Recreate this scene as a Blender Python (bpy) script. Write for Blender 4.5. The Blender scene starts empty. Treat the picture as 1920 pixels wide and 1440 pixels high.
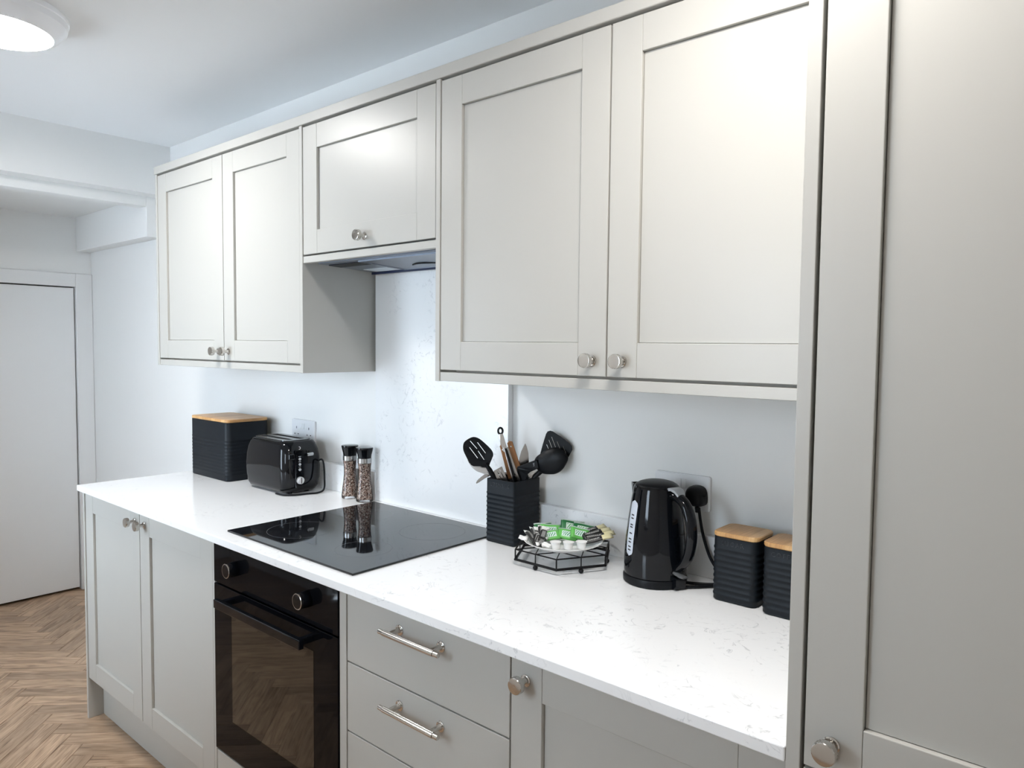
import bpy, bmesh, math, random
from mathutils import Vector, Matrix

random.seed(7)
scene = bpy.context.scene
C = scene.collection

# ------------------------------------------------------------------ camera
cam_data = bpy.data.cameras.new('camera')
cam_data.sensor_width = 36.0
cam_data.lens = 36.0 * 1359.9062 / 1920.0
cam_data.clip_start = 0.02
cam = bpy.data.objects.new('camera', cam_data)
C.objects.link(cam)
CP = Vector((2.23498542, -1.59681388, 1.45405592))
CR = Vector((0.75463154, 0.6560723, 0.0100187))
CU = Vector((-0.04263074, 0.03378688, 0.99851944))
CF = Vector((-0.65476244, 0.75394137, -0.0534655))
cam.matrix_world = Matrix(((CR.x, CU.x, -CF.x, CP.x), (CR.y, CU.y, -CF.y, CP.y),
                           (CR.z, CU.z, -CF.z, CP.z), (0, 0, 0, 1)))
scene.camera = cam

# ------------------------------------------------------------------ world, exposure
world = bpy.data.worlds.new('world')
scene.world = world
world.use_nodes = True
world.node_tree.nodes['Background'].inputs[0].default_value = (0.72, 0.86, 1.0, 1)
world.node_tree.nodes['Background'].inputs[1].default_value = 6.5
scene.view_settings.view_transform = 'Standard'
scene.view_settings.look = 'None'
scene.view_settings.gamma = 1.0
scene.view_settings.use_curve_mapping = False
scene.view_settings.exposure = 1.13
scene.cycles.use_denoising = True
scene.cycles.max_bounces = 7
scene.cycles.diffuse_bounces = 4
scene.cycles.adaptive_threshold = 0.02
scene.cycles.glossy_bounces = 4
scene.cycles.caustics_reflective = False
scene.cycles.caustics_refractive = False
scene.cycles.sample_clamp_indirect = 6.0

LAMP_A = dict(x=-0.255, y=-0.970, strength=44.0, colour=(1.0, 0.985, 0.96), glow=0.07)
LAMP_B = dict(x=1.79, y=-0.81, strength=40.0, colour=(1.0, 0.965, 0.925), glow=0.07)

# ------------------------------------------------------------------ materials
def new_mat(name):
    m = bpy.data.materials.new(name)
    m.use_nodes = True
    nt = m.node_tree
    return m, nt, nt.nodes['Principled BSDF']

def plain(name, col, rough=0.5, metal=0.0, spec=0.5, coat=0.0, emit=None, emit_s=0.0, trans=0.0, ior=1.45, bump=0.0, bscale=300.0):
    m, nt, b = new_mat(name)
    b.inputs['Base Color'].default_value = (*col, 1)
    b.inputs['Roughness'].default_value = rough
    b.inputs['Metallic'].default_value = metal
    b.inputs['Specular IOR Level'].default_value = spec
    b.inputs['Coat Weight'].default_value = coat
    b.inputs['Transmission Weight'].default_value = trans
    b.inputs['IOR'].default_value = ior
    if emit:
        b.inputs['Emission Color'].default_value = (*emit, 1)
        b.inputs['Emission Strength'].default_value = emit_s
    if bump > 0:
        tc = nt.nodes.new('ShaderNodeTexCoord')
        n = nt.nodes.new('ShaderNodeTexNoise'); n.inputs['Scale'].default_value = bscale
        bp = nt.nodes.new('ShaderNodeBump'); bp.inputs['Strength'].default_value = bump; bp.inputs['Distance'].default_value = 0.001
        nt.links.new(tc.outputs['Object'], n.inputs['Vector'])
        nt.links.new(n.outputs['Fac'], bp.inputs['Height'])
        nt.links.new(bp.outputs['Normal'], b.inputs['Normal'])
    return m

def ramp(nt, fac, stops):
    r = nt.nodes.new('ShaderNodeValToRGB')
    e = r.color_ramp.elements
    e[0].position, e[0].color = stops[0][0], (*stops[0][1], 1)
    e[1].position, e[1].color = stops[-1][0], (*stops[-1][1], 1)
    for p, c in stops[1:-1]:
        k = e.new(p); k.color = (*c, 1)
    nt.links.new(fac, r.inputs['Fac'])
    return r.outputs['Color']

def quartz(name):
    m, nt, b = new_mat(name)
    geo = nt.nodes.new('ShaderNodeNewGeometry')
    big = nt.nodes.new('ShaderNodeTexNoise'); big.inputs['Scale'].default_value = 5.0; big.inputs['Detail'].default_value = 4
    n1 = nt.nodes.new('ShaderNodeTexNoise'); n1.inputs['Scale'].default_value = 17.0
    n1.inputs['Detail'].default_value = 6; n1.inputs['Distortion'].default_value = 1.4
    n2 = nt.nodes.new('ShaderNodeTexNoise'); n2.inputs['Scale'].default_value = 60.0; n2.inputs['Detail'].default_value = 3
    for n in (big, n1, n2):
        nt.links.new(geo.outputs['Position'], n.inputs['Vector'])
    s = nt.nodes.new('ShaderNodeMath'); s.operation = 'SUBTRACT'; s.inputs[1].default_value = 0.5
    nt.links.new(n1.outputs['Fac'], s.inputs[0])
    a = nt.nodes.new('ShaderNodeMath'); a.operation = 'ABSOLUTE'; nt.links.new(s.outputs[0], a.inputs[0])
    vein = nt.nodes.new('ShaderNodeMapRange'); vein.inputs[1].default_value = 0.0; vein.inputs[2].default_value = 0.022
    vein.inputs[3].default_value = 1.0; vein.inputs[4].default_value = 0.0
    nt.links.new(a.outputs[0], vein.inputs[0])
    mk = nt.nodes.new('ShaderNodeMapRange'); mk.inputs[1].default_value = 0.46; mk.inputs[2].default_value = 0.62
    nt.links.new(big.outputs['Fac'], mk.inputs[0])
    mk2 = nt.nodes.new('ShaderNodeMapRange'); mk2.inputs[1].default_value = 0.45; mk2.inputs[2].default_value = 0.62
    nt.links.new(n2.outputs['Fac'], mk2.inputs[0])
    x1 = nt.nodes.new('ShaderNodeMath'); x1.operation = 'MULTIPLY'
    nt.links.new(vein.outputs[0], x1.inputs[0]); nt.links.new(mk.outputs[0], x1.inputs[1])
    x2 = nt.nodes.new('ShaderNodeMath'); x2.operation = 'MULTIPLY'
    nt.links.new(x1.outputs[0], x2.inputs[0]); nt.links.new(mk2.outputs[0], x2.inputs[1])
    x3 = nt.nodes.new('ShaderNodeMath'); x3.operation = 'MULTIPLY'; x3.inputs[1].default_value = 0.45
    nt.links.new(x2.outputs[0], x3.inputs[0])
    mx = nt.nodes.new('ShaderNodeMix'); mx.data_type = 'RGBA'
    mx.inputs[6].default_value = (0.88, 0.89, 0.90, 1); mx.inputs[7].default_value = (0.26, 0.28, 0.31, 1)
    nt.links.new(x3.outputs[0], mx.inputs[0])
    nt.links.new(mx.outputs[2], b.inputs['Base Color'])
    b.inputs['Roughness'].default_value = 0.16
    return m

def oak(name):
    m, nt, b = new_mat(name)
    uv = nt.nodes.new('ShaderNodeUVMap')
    oi = nt.nodes.new('ShaderNodeObjectInfo')
    geo = nt.nodes.new('ShaderNodeNewGeometry')
    add = nt.nodes.new('ShaderNodeMath'); add.operation = 'ADD'
    nt.links.new(oi.outputs['Random'], add.inputs[0]); nt.links.new(geo.outputs['Random Per Island'], add.inputs[1])
    fr = nt.nodes.new('ShaderNodeMath'); fr.operation = 'FRACT'; nt.links.new(add.outputs[0], fr.inputs[0])
    cmb = nt.nodes.new('ShaderNodeCombineXYZ')
    sc = nt.nodes.new('ShaderNodeMath'); sc.operation = 'MULTIPLY'; sc.inputs[1].default_value = 37.0
    nt.links.new(fr.outputs[0], sc.inputs[0]); nt.links.new(sc.outputs[0], cmb.inputs[2])
    va = nt.nodes.new('ShaderNodeVectorMath'); va.operation = 'ADD'
    nt.links.new(uv.outputs['UV'], va.inputs[0]); nt.links.new(cmb.outputs[0], va.inputs[1])
    mp = nt.nodes.new('ShaderNodeMapping'); mp.inputs['Scale'].default_value = (5.0, 34.0, 1.0)
    nt.links.new(va.outputs[0], mp.inputs[0])
    n1 = nt.nodes.new('ShaderNodeTexNoise'); n1.inputs['Scale'].default_value = 1.0; n1.inputs['Detail'].default_value = 5
    n1.inputs['Distortion'].default_value = 1.6
    nt.links.new(mp.outputs[0], n1.inputs['Vector'])
    mp2 = nt.nodes.new('ShaderNodeMapping'); mp2.inputs['Scale'].default_value = (9.0, 210.0, 1.0)
    nt.links.new(va.outputs[0], mp2.inputs[0])
    n2 = nt.nodes.new('ShaderNodeTexNoise'); n2.inputs['Scale'].default_value = 1.0; n2.inputs['Detail'].default_value = 4
    nt.links.new(mp2.outputs[0], n2.inputs['Vector'])
    g = nt.nodes.new('ShaderNodeMath'); g.operation = 'MULTIPLY_ADD'; g.inputs[1].default_value = 0.55
    h = nt.nodes.new('ShaderNodeMath'); h.operation = 'MULTIPLY'; h.inputs[1].default_value = 0.45
    nt.links.new(n2.outputs['Fac'], h.inputs[0]); nt.links.new(n1.outputs['Fac'], g.inputs[0]); nt.links.new(h.outputs[0], g.inputs[2])
    col = ramp(nt, g.outputs[0], [(0.33, (0.20, 0.13, 0.085)), (0.46, (0.43, 0.30, 0.205)), (0.58, (0.57, 0.41, 0.29)), (0.72, (0.70, 0.53, 0.39))])
    hv = nt.nodes.new('ShaderNodeHueSaturation')
    vr = nt.nodes.new('ShaderNodeMapRange'); vr.inputs[3].default_value = 0.72; vr.inputs[4].default_value = 1.12
    nt.links.new(fr.outputs[0], vr.inputs[0]); nt.links.new(vr.outputs[0], hv.inputs['Value'])
    hv.inputs['Saturation'].default_value = 1.08
    nt.links.new(col, hv.inputs['Color'])
    nt.links.new(hv.outputs[0], b.inputs['Base Color'])
    b.inputs['Roughness'].default_value = 0.42
    bp = nt.nodes.new('ShaderNodeBump'); bp.inputs['Strength'].default_value = 0.15; bp.inputs['Distance'].default_value = 0.0008
    nt.links.new(g.outputs[0], bp.inputs['Height']); nt.links.new(bp.outputs['Normal'], b.inputs['Normal'])
    return m

def bamboo(name):
    m, nt, b = new_mat(name)
    geo = nt.nodes.new('ShaderNodeNewGeometry')
    mp = nt.nodes.new('ShaderNodeMapping'); mp.inputs['Scale'].default_value = (38.0, 6.0, 6.0)
    nt.links.new(geo.outputs['Position'], mp.inputs[0])
    sep = nt.nodes.new('ShaderNodeSeparateXYZ'); nt.links.new(mp.outputs[0], sep.inputs[0])
    fl = nt.nodes.new('ShaderNodeMath'); fl.operation = 'FLOOR'; nt.links.new(sep.outputs[0], fl.inputs[0])
    wn = nt.nodes.new('ShaderNodeTexWhiteNoise'); wn.noise_dimensions = '1D'; nt.links.new(fl.outputs[0], wn.inputs['W'])
    mp2 = nt.nodes.new('ShaderNodeMapping'); mp2.inputs['Scale'].default_value = (260.0, 14.0, 14.0)
    nt.links.new(geo.outputs['Position'], mp2.inputs[0])
    ns = nt.nodes.new('ShaderNodeTexNoise'); ns.inputs['Scale'].default_value = 1.0; nt.links.new(mp2.outputs[0], ns.inputs['Vector'])
    ad = nt.nodes.new('ShaderNodeMath'); ad.operation = 'MULTIPLY_ADD'; ad.inputs[1].default_value = 0.45
    nt.links.new(wn.outputs['Value'], ad.inputs[0]); nt.links.new(ns.outputs['Fac'], ad.inputs[2])
    col = ramp(nt, ad.outputs[0], [(0.3, (0.40, 0.205, 0.075)), (0.65, (0.56, 0.32, 0.13)), (0.95, (0.68, 0.43, 0.20))])
    nt.links.new(col, b.inputs['Base Color'])
    b.inputs['Roughness'].default_value = 0.38
    return m

def speckle(name):
    m, nt, b = new_mat(name)
    tc = nt.nodes.new('ShaderNodeTexCoord')
    v = nt.nodes.new('ShaderNodeTexVoronoi'); v.inputs['Scale'].default_value = 290.0
    nt.links.new(tc.outputs['Object'], v.inputs['Vector'])
    sep = nt.nodes.new('ShaderNodeSeparateColor'); nt.links.new(v.outputs['Color'], sep.inputs[0])
    col = ramp(nt, sep.outputs[0], [(0.0, (0.035, 0.018, 0.012)), (0.3, (0.16, 0.075, 0.05)), (0.55, (0.42, 0.24, 0.18)), (0.8, (0.74, 0.58, 0.48)), (1.0, (0.9, 0.82, 0.74))])
    nt.links.new(col, b.inputs['Base Color'])
    b.inputs['Roughness'].default_value = 0.5
    bp = nt.nodes.new('ShaderNodeBump'); bp.inputs['Strength'].default_value = 0.6; bp.inputs['Distance'].default_value = 0.001
    nt.links.new(v.outputs['Distance'], bp.inputs['Height']); nt.links.new(bp.outputs['Normal'], b.inputs['Normal'])
    return m

def packet_mat(name, base, second, third, kind):
    """printed sachet: UV-driven bands and blotches (flat print)"""
    m, nt, b = new_mat(name)
    uv = nt.nodes.new('ShaderNodeUVMap')
    sep = nt.nodes.new('ShaderNodeSeparateXYZ'); nt.links.new(uv.outputs['UV'], sep.inputs[0])
    oi = nt.nodes.new('ShaderNodeObjectInfo')
    def mixc(fac, a, bb):
        mx = nt.nodes.new('ShaderNodeMix'); mx.data_type = 'RGBA'
        nt.links.new(fac, mx.inputs[0])
        for s, c in ((6, a), (7, bb)):
            if isinstance(c, tuple): mx.inputs[s].default_value = (*c, 1)
            else: nt.links.new(c, mx.inputs[s])
        return mx.outputs[2]
    def step(src, lo, hi):
        g1 = nt.nodes.new('ShaderNodeMath'); g1.operation = 'GREATER_THAN'; g1.inputs[1].default_value = lo
        g2 = nt.nodes.new('ShaderNodeMath'); g2.operation = 'LESS_THAN'; g2.inputs[1].default_value = hi
        nt.links.new(src, g1.inputs[0]); nt.links.new(src, g2.inputs[0])
        mu = nt.nodes.new('ShaderNodeMath'); mu.operation = 'MULTIPLY'
        nt.links.new(g1.outputs[0], mu.inputs[0]); nt.links.new(g2.outputs[0], mu.inputs[1])
        return mu.outputs[0]
    def mul(a, bb):
        mu = nt.nodes.new('ShaderNodeMath'); mu.operation = 'MULTIPLY'
        nt.links.new(a, mu.inputs[0]); nt.links.new(bb, mu.inputs[1]); return mu.outputs[0]
    U, V = sep.outputs[0], sep.outputs[1]
    w = nt.nodes.new('ShaderNodeTexWave'); w.inputs['Scale'].default_value = 3.2; w.inputs['Distortion'].default_value = 5.0
    w.inputs['Detail'].default_value = 1.5
    va = nt.nodes.new('ShaderNodeVectorMath'); va.operation = 'ADD'
    cm = nt.nodes.new('ShaderNodeCombineXYZ'); nt.links.new(oi.outputs['Random'], cm.inputs[0]); nt.links.new(oi.outputs['Random'], cm.inputs[1])
    nt.links.new(uv.outputs['UV'], va.inputs[0]); nt.links.new(cm.outputs[0], va.inputs[1])
    wm = nt.nodes.new('ShaderNodeMapping'); wm.inputs['Scale'].default_value = (1, 1, 1) if kind == 'tea' else (2.6, 0.55, 1)
    wm.inputs['Rotation'].default_value = (0, 0, 0.35)
    nt.links.new(va.outputs[0], wm.inputs[0]); nt.links.new(wm.outputs[0], w.inputs['Vector'])
    gt = nt.nodes.new('ShaderNodeMath'); gt.operation = 'GREATER_THAN'; gt.inputs[1].default_value = 0.62
    nt.links.new(w.outputs['Fac'], gt.inputs[0])
    if kind == 'tea':          # green with white window, scribble and seals
        c = mixc(mul(step(U, 0.22, 0.78), step(V, 0.25, 0.72)), base, second)
        c = mixc(mul(gt.outputs[0], mul(step(U, 0.26, 0.74), step(V, 0.3, 0.67))), c, third)
        c = mixc(step(V, 0.9, 2.0), c, second)
    elif kind == 'stick':      # black with script, cream end
        c = mixc(mul(gt.outputs[0], mul(step(U, 0.12, 0.58), step(V, 0.34, 0.62))), base, second)
        c = mixc(step(U, 0.66, 2.0), c, third)
    else:                      # sugar: black with white marks and white end
        c = mixc(mul(gt.outputs[0], mul(step(U, 0.2, 0.72), step(V, 0.25, 0.75))), base, second)
        c = mixc(step(U, 0.8, 2.0), c, third)
    nt.links.new(c, b.inputs['Base Color'])
    b.inputs['Roughness'].default_value = 0.32
    return m

M = dict(
    cabinet=plain('cabinet_paint', (0.478, 0.468, 0.438), 0.34),
    wall=plain('wall_paint', (0.82, 0.82, 0.81), 0.6),
    ceiling=plain('ceiling_paint', (0.84, 0.85, 0.86), 0.7),
    gloss=plain('door_gloss_white', (0.78, 0.78, 0.78), 0.3),
    quartz=quartz('white_quartz'),
    oak=oak('oak_plank'),
    subfloor=plain('floor_joint', (0.05, 0.032, 0.022), 0.8),
    dark=plain('dark_gap', (0.01, 0.01, 0.01), 0.8),
    nickel=plain('polished_nickel', (0.62, 0.60, 0.57), 0.12, metal=1.0),
    steel=plain('brushed_steel', (0.50, 0.50, 0.50), 0.22, metal=1.0),
    glassblack=plain('black_glass', (0.006, 0.007, 0.009), 0.03, spec=0.6),
    ovenblack=plain('oven_black_glass', (0.003, 0.0035, 0.005), 0.04, spec=0.12),
    glasswin=plain('oven_window_glass', (0.010, 0.008, 0.005), 0.03, spec=0.7, coat=0.2),
    gloss_black=plain('gloss_black_plastic', (0.003, 0.004, 0.006), 0.06, spec=0.4),
    matt_black=plain('matt_black_plastic', (0.005, 0.006, 0.008), 0.42, spec=0.25),
    tin=plain('matt_black_tin', (0.006, 0.009, 0.013), 0.48, spec=0.28),
    wire=plain('black_wire', (0.006, 0.006, 0.007), 0.45, spec=0.25),
    bamboo=bamboo('bamboo'),
    woodh=plain('wooden_handle', (0.42, 0.19, 0.075), 0.45),
    emboss=plain('embossed_black', (0.020, 0.024, 0.030), 0.28),
    ring=plain('hob_print', (0.07, 0.075, 0.08), 0.3),
    socket=plain('socket_white', (0.80, 0.81, 0.83), 0.25),
    slot=plain('socket_slot', (0.02, 0.02, 0.03), 0.6),
    chinaw=plain('white_china', (0.84, 0.84, 0.83), 0.12),
    creamer=plain('white_pot', (0.86, 0.86, 0.85), 0.35),
    paperw=plain('white_paper', (0.85, 0.85, 0.84), 0.5),
    gauge=plain('water_gauge', (0.55, 0.60, 0.68), 0.12),
    greyp=plain('grey_plastic', (0.42, 0.44, 0.46), 0.25),
    hood=plain('hood_steel', (0.24, 0.27, 0.32), 0.35, metal=0.7),
    hoodmesh=plain('hood_filter', (0.20, 0.22, 0.26), 0.35, metal=0.8),
    sticker=plain('rating_sticker', (0.62, 0.68, 0.72), 0.4),
    spice=speckle('peppercorn_mix'),
    drum_a=plain('lamp_drum_cool', (0.62, 0.65, 0.70), 0.25, emit=LAMP_A['colour'], emit_s=LAMP_A['glow']),
    drum_b=plain('lamp_drum_warm', (0.68, 0.68, 0.66), 0.25, emit=LAMP_B['colour'], emit_s=LAMP_B['glow']),
    face_a=plain('lamp_diffuser_cool', (0.8, 0.8, 0.8), 0.5, emit=LAMP_A['colour'], emit_s=LAMP_A['strength']),
    face_b=plain('lamp_diffuser_warm', (0.8, 0.8, 0.8), 0.5, emit=LAMP_B['colour'], emit_s=LAMP_B['strength']),
    tea=packet_mat('green_tea_envelope', (0.02, 0.16, 0.05), (0.72, 0.8, 0.74), (0.10, 0.42, 0.12), 'tea'),
    tea2=packet_mat('light_green_tea_envelope', (0.13, 0.48, 0.10), (0.72, 0.82, 0.80), (0.05, 0.30, 0.12), 'tea'),
    stick=packet_mat('black_coffee_stick', (0.012, 0.012, 0.013), (0.7, 0.7, 0.68), (0.78, 0.71, 0.42), 'stick'),
    sugar=packet_mat('black_sugar_sachet', (0.018, 0.018, 0.018), (0.62, 0.62, 0.6), (0.8, 0.8, 0.78), 'sugar'),
)

def thin_glass(name):
    m, nt, b = new_mat(name)
    tr = nt.nodes.new('ShaderNodeBsdfTransparent'); gl = nt.nodes.new('ShaderNodeBsdfGlossy'); gl.inputs['Roughness'].default_value = 0.02
    fr = nt.nodes.new('ShaderNodeFresnel'); fr.inputs['IOR'].default_value = 1.45
    mx = nt.nodes.new('ShaderNodeMixShader')
    nt.links.new(fr.outputs[0], mx.inputs[0]); nt.links.new(tr.outputs[0], mx.inputs[1]); nt.links.new(gl.outputs[0], mx.inputs[2])
    nt.links.new(mx.outputs[0], nt.nodes['Material Output'].inputs['Surface'])
    return m
M['pane'] = thin_glass('window_pane')
M['glass'] = thin_glass('clear_glass')
for _k in ('drum_a', 'drum_b'): M[_k].cycles.emission_sampling = 'NONE'

# ------------------------------------------------------------------ helpers
WORLD = {}

def thing(name, loc, label, cat, group=None):
    o = bpy.data.objects.new(name, None)
    o.empty_display_size = 0.05
    C.objects.link(o)
    o.location = loc
    WORLD[o] = Vector(loc)
    tag(o, label, cat, group)
    return o

def tag(o, label=None, cat=None, group=None, kind=None):
    if label: o['label'] = label
    if cat: o['category'] = cat
    if group: o['group'] = group
    if kind: o['kind'] = kind
    return o

def put(name, mesh, mat, parent=None, origin=None, smooth=False, label=None):
    """mesh in world coordinates -> object with its own origin, optionally parented"""
    n = len(mesh.vertices)
    if origin is None:
        xs = [v.co for v in mesh.vertices]
        lo = Vector((min(c.x for c in xs), min(c.y for c in xs), min(c.z for c in xs)))
        hi = Vector((max(c.x for c in xs), max(c.y for c in xs), max(c.z for c in xs)))
        origin = Vector(((lo.x + hi.x) / 2, (lo.y + hi.y) / 2, lo.z))
    origin = Vector(origin)
    mesh.transform(Matrix.Translation(-origin))
    if mat is not None:
        mesh.materials.append(M[mat] if isinstance(mat, str) else mat)
    if smooth:
        for p in mesh.polygons: p.use_smooth = True
    mesh.name = name
    o = bpy.data.objects.new(name, mesh)
    C.objects.link(o)
    WORLD[o] = origin
    if parent is not None:
        o.parent = parent
        o.location = origin - WORLD[parent]
    else:
        o.location = origin
    if label: o['label'] = label
    return o

def bm_mesh(bm, name='m'):
    bmesh.ops.recalc_face_normals(bm, faces=bm.faces)
    me = bpy.data.meshes.new(name)
    bm.to_mesh(me); bm.free()
    return me

def smooth_angle(o, ang=35):
    me = o.data
    for p in me.polygons: p.use_smooth = True
    me.set_sharp_from_angle(angle=math.radians(ang))
    return o

def bm_box(bm, x0, x1, y0, y1, z0, z1, bev=0.0, seg=1):
    if x0 > x1: x0, x1 = x1, x0
    if y0 > y1: y0, y1 = y1, y0
    if z0 > z1: z0, z1 = z1, z0
    r = bmesh.ops.create_cube(bm, size=1.0)
    for v in r['verts']:
        v.co = Vector((x0 if v.co.x < 0 else x1, y0 if v.co.y < 0 else y1, z0 if v.co.z < 0 else z1))
    if bev > 0:
        es = list({e for v in r['verts'] for e in v.link_edges})
        bmesh.ops.bevel(bm, geom=es, offset=bev, segments=seg, profile=0.5, affect='EDGES')

def box(name, x0, x1, y0, y1, z0, z1, mat, parent=None, bev=0.0, seg=1, label=None):
    bm = bmesh.new()
    bm_box(bm, x0, x1, y0, y1, z0, z1, bev, seg)
    return put(name, bm_mesh(bm), mat, parent, label=label)

def boxes(name, lst, mat, parent=None, bev=0.0, label=None):
    bm = bmesh.new()
    for b in lst: bm_box(bm, *b, bev)
    return put(name, bm_mesh(bm), mat, parent, label=label)

def bm_rings(bm, rings, close=True, cap0=True, cap1=True):
    vs = [[bm.verts.new(p) for p in r] for r in rings]
    n = len(rings[0])
    for a, b in zip(vs, vs[1:]):
        for i in range(n if close else n - 1):
            j = (i + 1) % n
            bm.faces.new((a[i], a[j], b[j], b[i]))
    if cap0: bm.faces.new(vs[0])
    if cap1: bm.faces.new(vs[-1])

def frame_from(axis, up=Vector((0, 0, 1))):
    a = Vector(axis).normalized()
    u = Vector(up)
    if abs(a.dot(u)) > 0.95: u = Vector((1, 0, 0))
    s = a.cross(u).normalized()
    t = s.cross(a).normalized()
    return a, s, t

def bm_lathe(bm, origin, axis, prof, seg=32, cap0=True, cap1=True, knurl=None):
    """prof: list of (distance along axis, radius)"""
    a, s, t = frame_from(axis)
    o = Vector(origin)
    rings = []
    for k, (h, r) in enumerate(prof):
        ring = []
        for i in range(seg):
            an = 2 * math.pi * i / seg
            rr = r
            if knurl and k in knurl and i % 2: rr = r * 0.955
            ring.append(o + a * h + (s * math.cos(an) + t * math.sin(an)) * max(rr, 1e-5))
        rings.append(ring)
    bm_rings(bm, rings, True, cap0, cap1)

def lathe(name, origin, axis, prof, mat, parent=None, seg=32, ang=35, knurl=None, label=None, cap0=True, cap1=True):
    bm = bmesh.new()
    bm_lathe(bm, origin, axis, prof, seg, cap0, cap1, knurl)
    o = put(name, bm_mesh(bm), mat, parent, label=label)
    return smooth_angle(o, ang)

def bm_tube(bm, pts, rad, seg=8, closed=False):
    pts = [Vector(p) for p in pts]
    n = len(pts)
    rings = []
    prev = None
    for i, p in enumerate(pts):
        if closed: d = pts[(i + 1) % n] - pts[i - 1]
        else: d = pts[min(i + 1, n - 1)] - pts[max(i - 1, 0)]
        d.normalize()
        if prev is None:
            a, s, t = frame_from(d)
        else:
            s = prev - d * prev.dot(d); s.normalize(); t = s.cross(d).normalized()
        prev = s
        r = rad[i] if isinstance(rad, (list, tuple)) else rad
        rings.append([p + (s * math.cos(2 * math.pi * k / seg) + t * math.sin(2 * math.pi * k / seg)) * r for k in range(seg)])
    if closed:
        rings.append(rings[0])
        bm_rings(bm, rings, True, False, False)
        bmesh.ops.remove_doubles(bm, verts=bm.verts, dist=1e-6)
    else:
        bm_rings(bm, rings)

def spline(pts, k=8):
    """Catmull-Rom through the points"""
    P = [Vector(p) for p in pts]
    P = [P[0] * 2 - P[1]] + P + [P[-1] * 2 - P[-2]]
    out = []
    for i in range(1, len(P) - 2):
        for j in range(k):
            t = j / k
            a, b, c, d = P[i - 1], P[i], P[i + 1], P[i + 2]
            out.append(0.5 * ((2 * b) + (c - a) * t + (2 * a - 5 * b + 4 * c - d) * t * t + (3 * b - a - 3 * c + d) * t ** 3))
    out.append(P[-2])
    return out

def tube(name, pts, rad, mat, parent=None, seg=8, closed=False, label=None):
    bm = bmesh.new()
    bm_tube(bm, pts, rad, seg, closed)
    return smooth_angle(put(name, bm_mesh(bm), mat, parent, label=label), 50)

def rrect(cx, cy, hx, hy, r, z, seg=5):
    pts = []
    for qx, qy, a0 in ((1, 1, 0), (-1, 1, 90), (-1, -1, 180), (1, -1, 270)):
        for i in range(seg + 1):
            a = math.radians(a0 + 90 * i / seg)
            pts.append(Vector((cx + qx * (hx - r) + r * math.cos(a), cy + qy * (hy - r) + r * math.sin(a), z)))
    return pts

def flat(name, outlines, thick, mat, parent, O, X, Z, N, bevel=0.0008, curve=None, label=None, off=0.0):
    """extruded flat shape with holes; outlines in local (r, z) metres in the plane spanned by X, Z through O"""
    cu = bpy.data.curves.new('tmp', 'CURVE')
    cu.dimensions = '2D'; cu.fill_mode = 'BOTH'; cu.extrude = max(thick / 2 - bevel, 1e-5); cu.bevel_depth = bevel
    cu.resolution_u = 6
    for pts, cyc in outlines:
        sp = cu.splines.new('POLY'); sp.points.add(len(pts) - 1)
        for p, q in zip(sp.points, pts): p.co = (q[0], q[1], 0, 1)
        sp.use_cyclic_u = True
    tmp = bpy.data.objects.new('tmp', cu)
    C.objects.link(tmp)
    dg = bpy.context.evaluated_depsgraph_get()
    me = bpy.data.meshes.new_from_object(tmp.evaluated_get(dg))
    bpy.data.objects.remove(tmp); bpy.data.curves.remove(cu)
    me.materials.clear()
    O, X, Z, N = Vector(O), Vector(X), Vector(Z), Vector(N)
    for v in me.vertices:
        d = v.co.z + off
        if curve: d += curve(v.co.x, v.co.y)
        v.co = O + X * v.co.x + Z * v.co.y + N * d
    bm = bmesh.new(); bm.from_mesh(me); bpy.data.meshes.remove(me)
    bmesh.ops.remove_doubles(bm, verts=bm.verts, dist=1e-6)
    return put(name, bm_mesh(bm), mat, parent, label=label)

def smooth_loop(pts, k=4):
    """closed Catmull-Rom in 2D"""
    n = len(pts); out = []
    for i in range(n):
        a, b, c, d = (Vector((*pts[(i + j - 1) % n], 0)) for j in range(4))
        for j in range(k):
            t = j / k
            q = 0.5 * ((2 * b) + (c - a) * t + (2 * a - 5 * b + 4 * c - d) * t * t + (3 * b - a - 3 * c + d) * t ** 3)
            out.append((q.x, q.y))
    return out

def slot_loop(p, q, w, k=5):
    p, q = Vector((*p, 0)), Vector((*q, 0))
    d = (q - p).normalized(); s = Vector((-d.y, d.x, 0)); out = []
    for i in range(k + 1):
        a = -math.pi / 2 + math.pi * i / k
        v = q + (d * math.cos(a) + s * math.sin(a)) * w; out.append((v.x, v.y))
    for i in range(k + 1):
        a = math.pi / 2 + math.pi * i / k
        v = p + (d * math.cos(a) + s * math.sin(a)) * w; out.append((v.x, v.y))
    return out

def lettering(text, size, O, X, Z, N, mat, parent, depth=0.0006, spacing=1.0, name='lettering', off=0.0, label=None):
    cu = bpy.data.curves.new('tmp', 'FONT')
    cu.body = text; cu.size = size; cu.extrude = depth; cu.align_x = 'CENTER'; cu.align_y = 'CENTER'
    cu.space_character = spacing; cu.resolution_u = 3
    tmp = bpy.data.objects.new('tmp', cu); C.objects.link(tmp)
    dg = bpy.context.evaluated_depsgraph_get()
    me = bpy.data.meshes.new_from_object(tmp.evaluated_get(dg))
    bpy.data.objects.remove(tmp); bpy.data.curves.remove(cu)
    me.materials.clear()
    O, X, Z, N = Vector(O), Vector(X), Vector(Z), Vector(N)
    for v in me.vertices:
        v.co = O + X * v.co.x + Z * v.co.y + N * (v.co.z + off)
    bm = bmesh.new(); bm.from_mesh(me); bpy.data.meshes.remove(me)
    return put(name, bm_mesh(bm), mat, parent, label=label)

# ------------------------------------------------------------------ the room
ZC = 2.392
XF, XR, YF = -2.402, 3.2, -2.02

def struct(o, label, cat=None):
    o['kind'] = 'structure'; o['label'] = label
    if cat: o['category'] = cat
    return o

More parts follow.
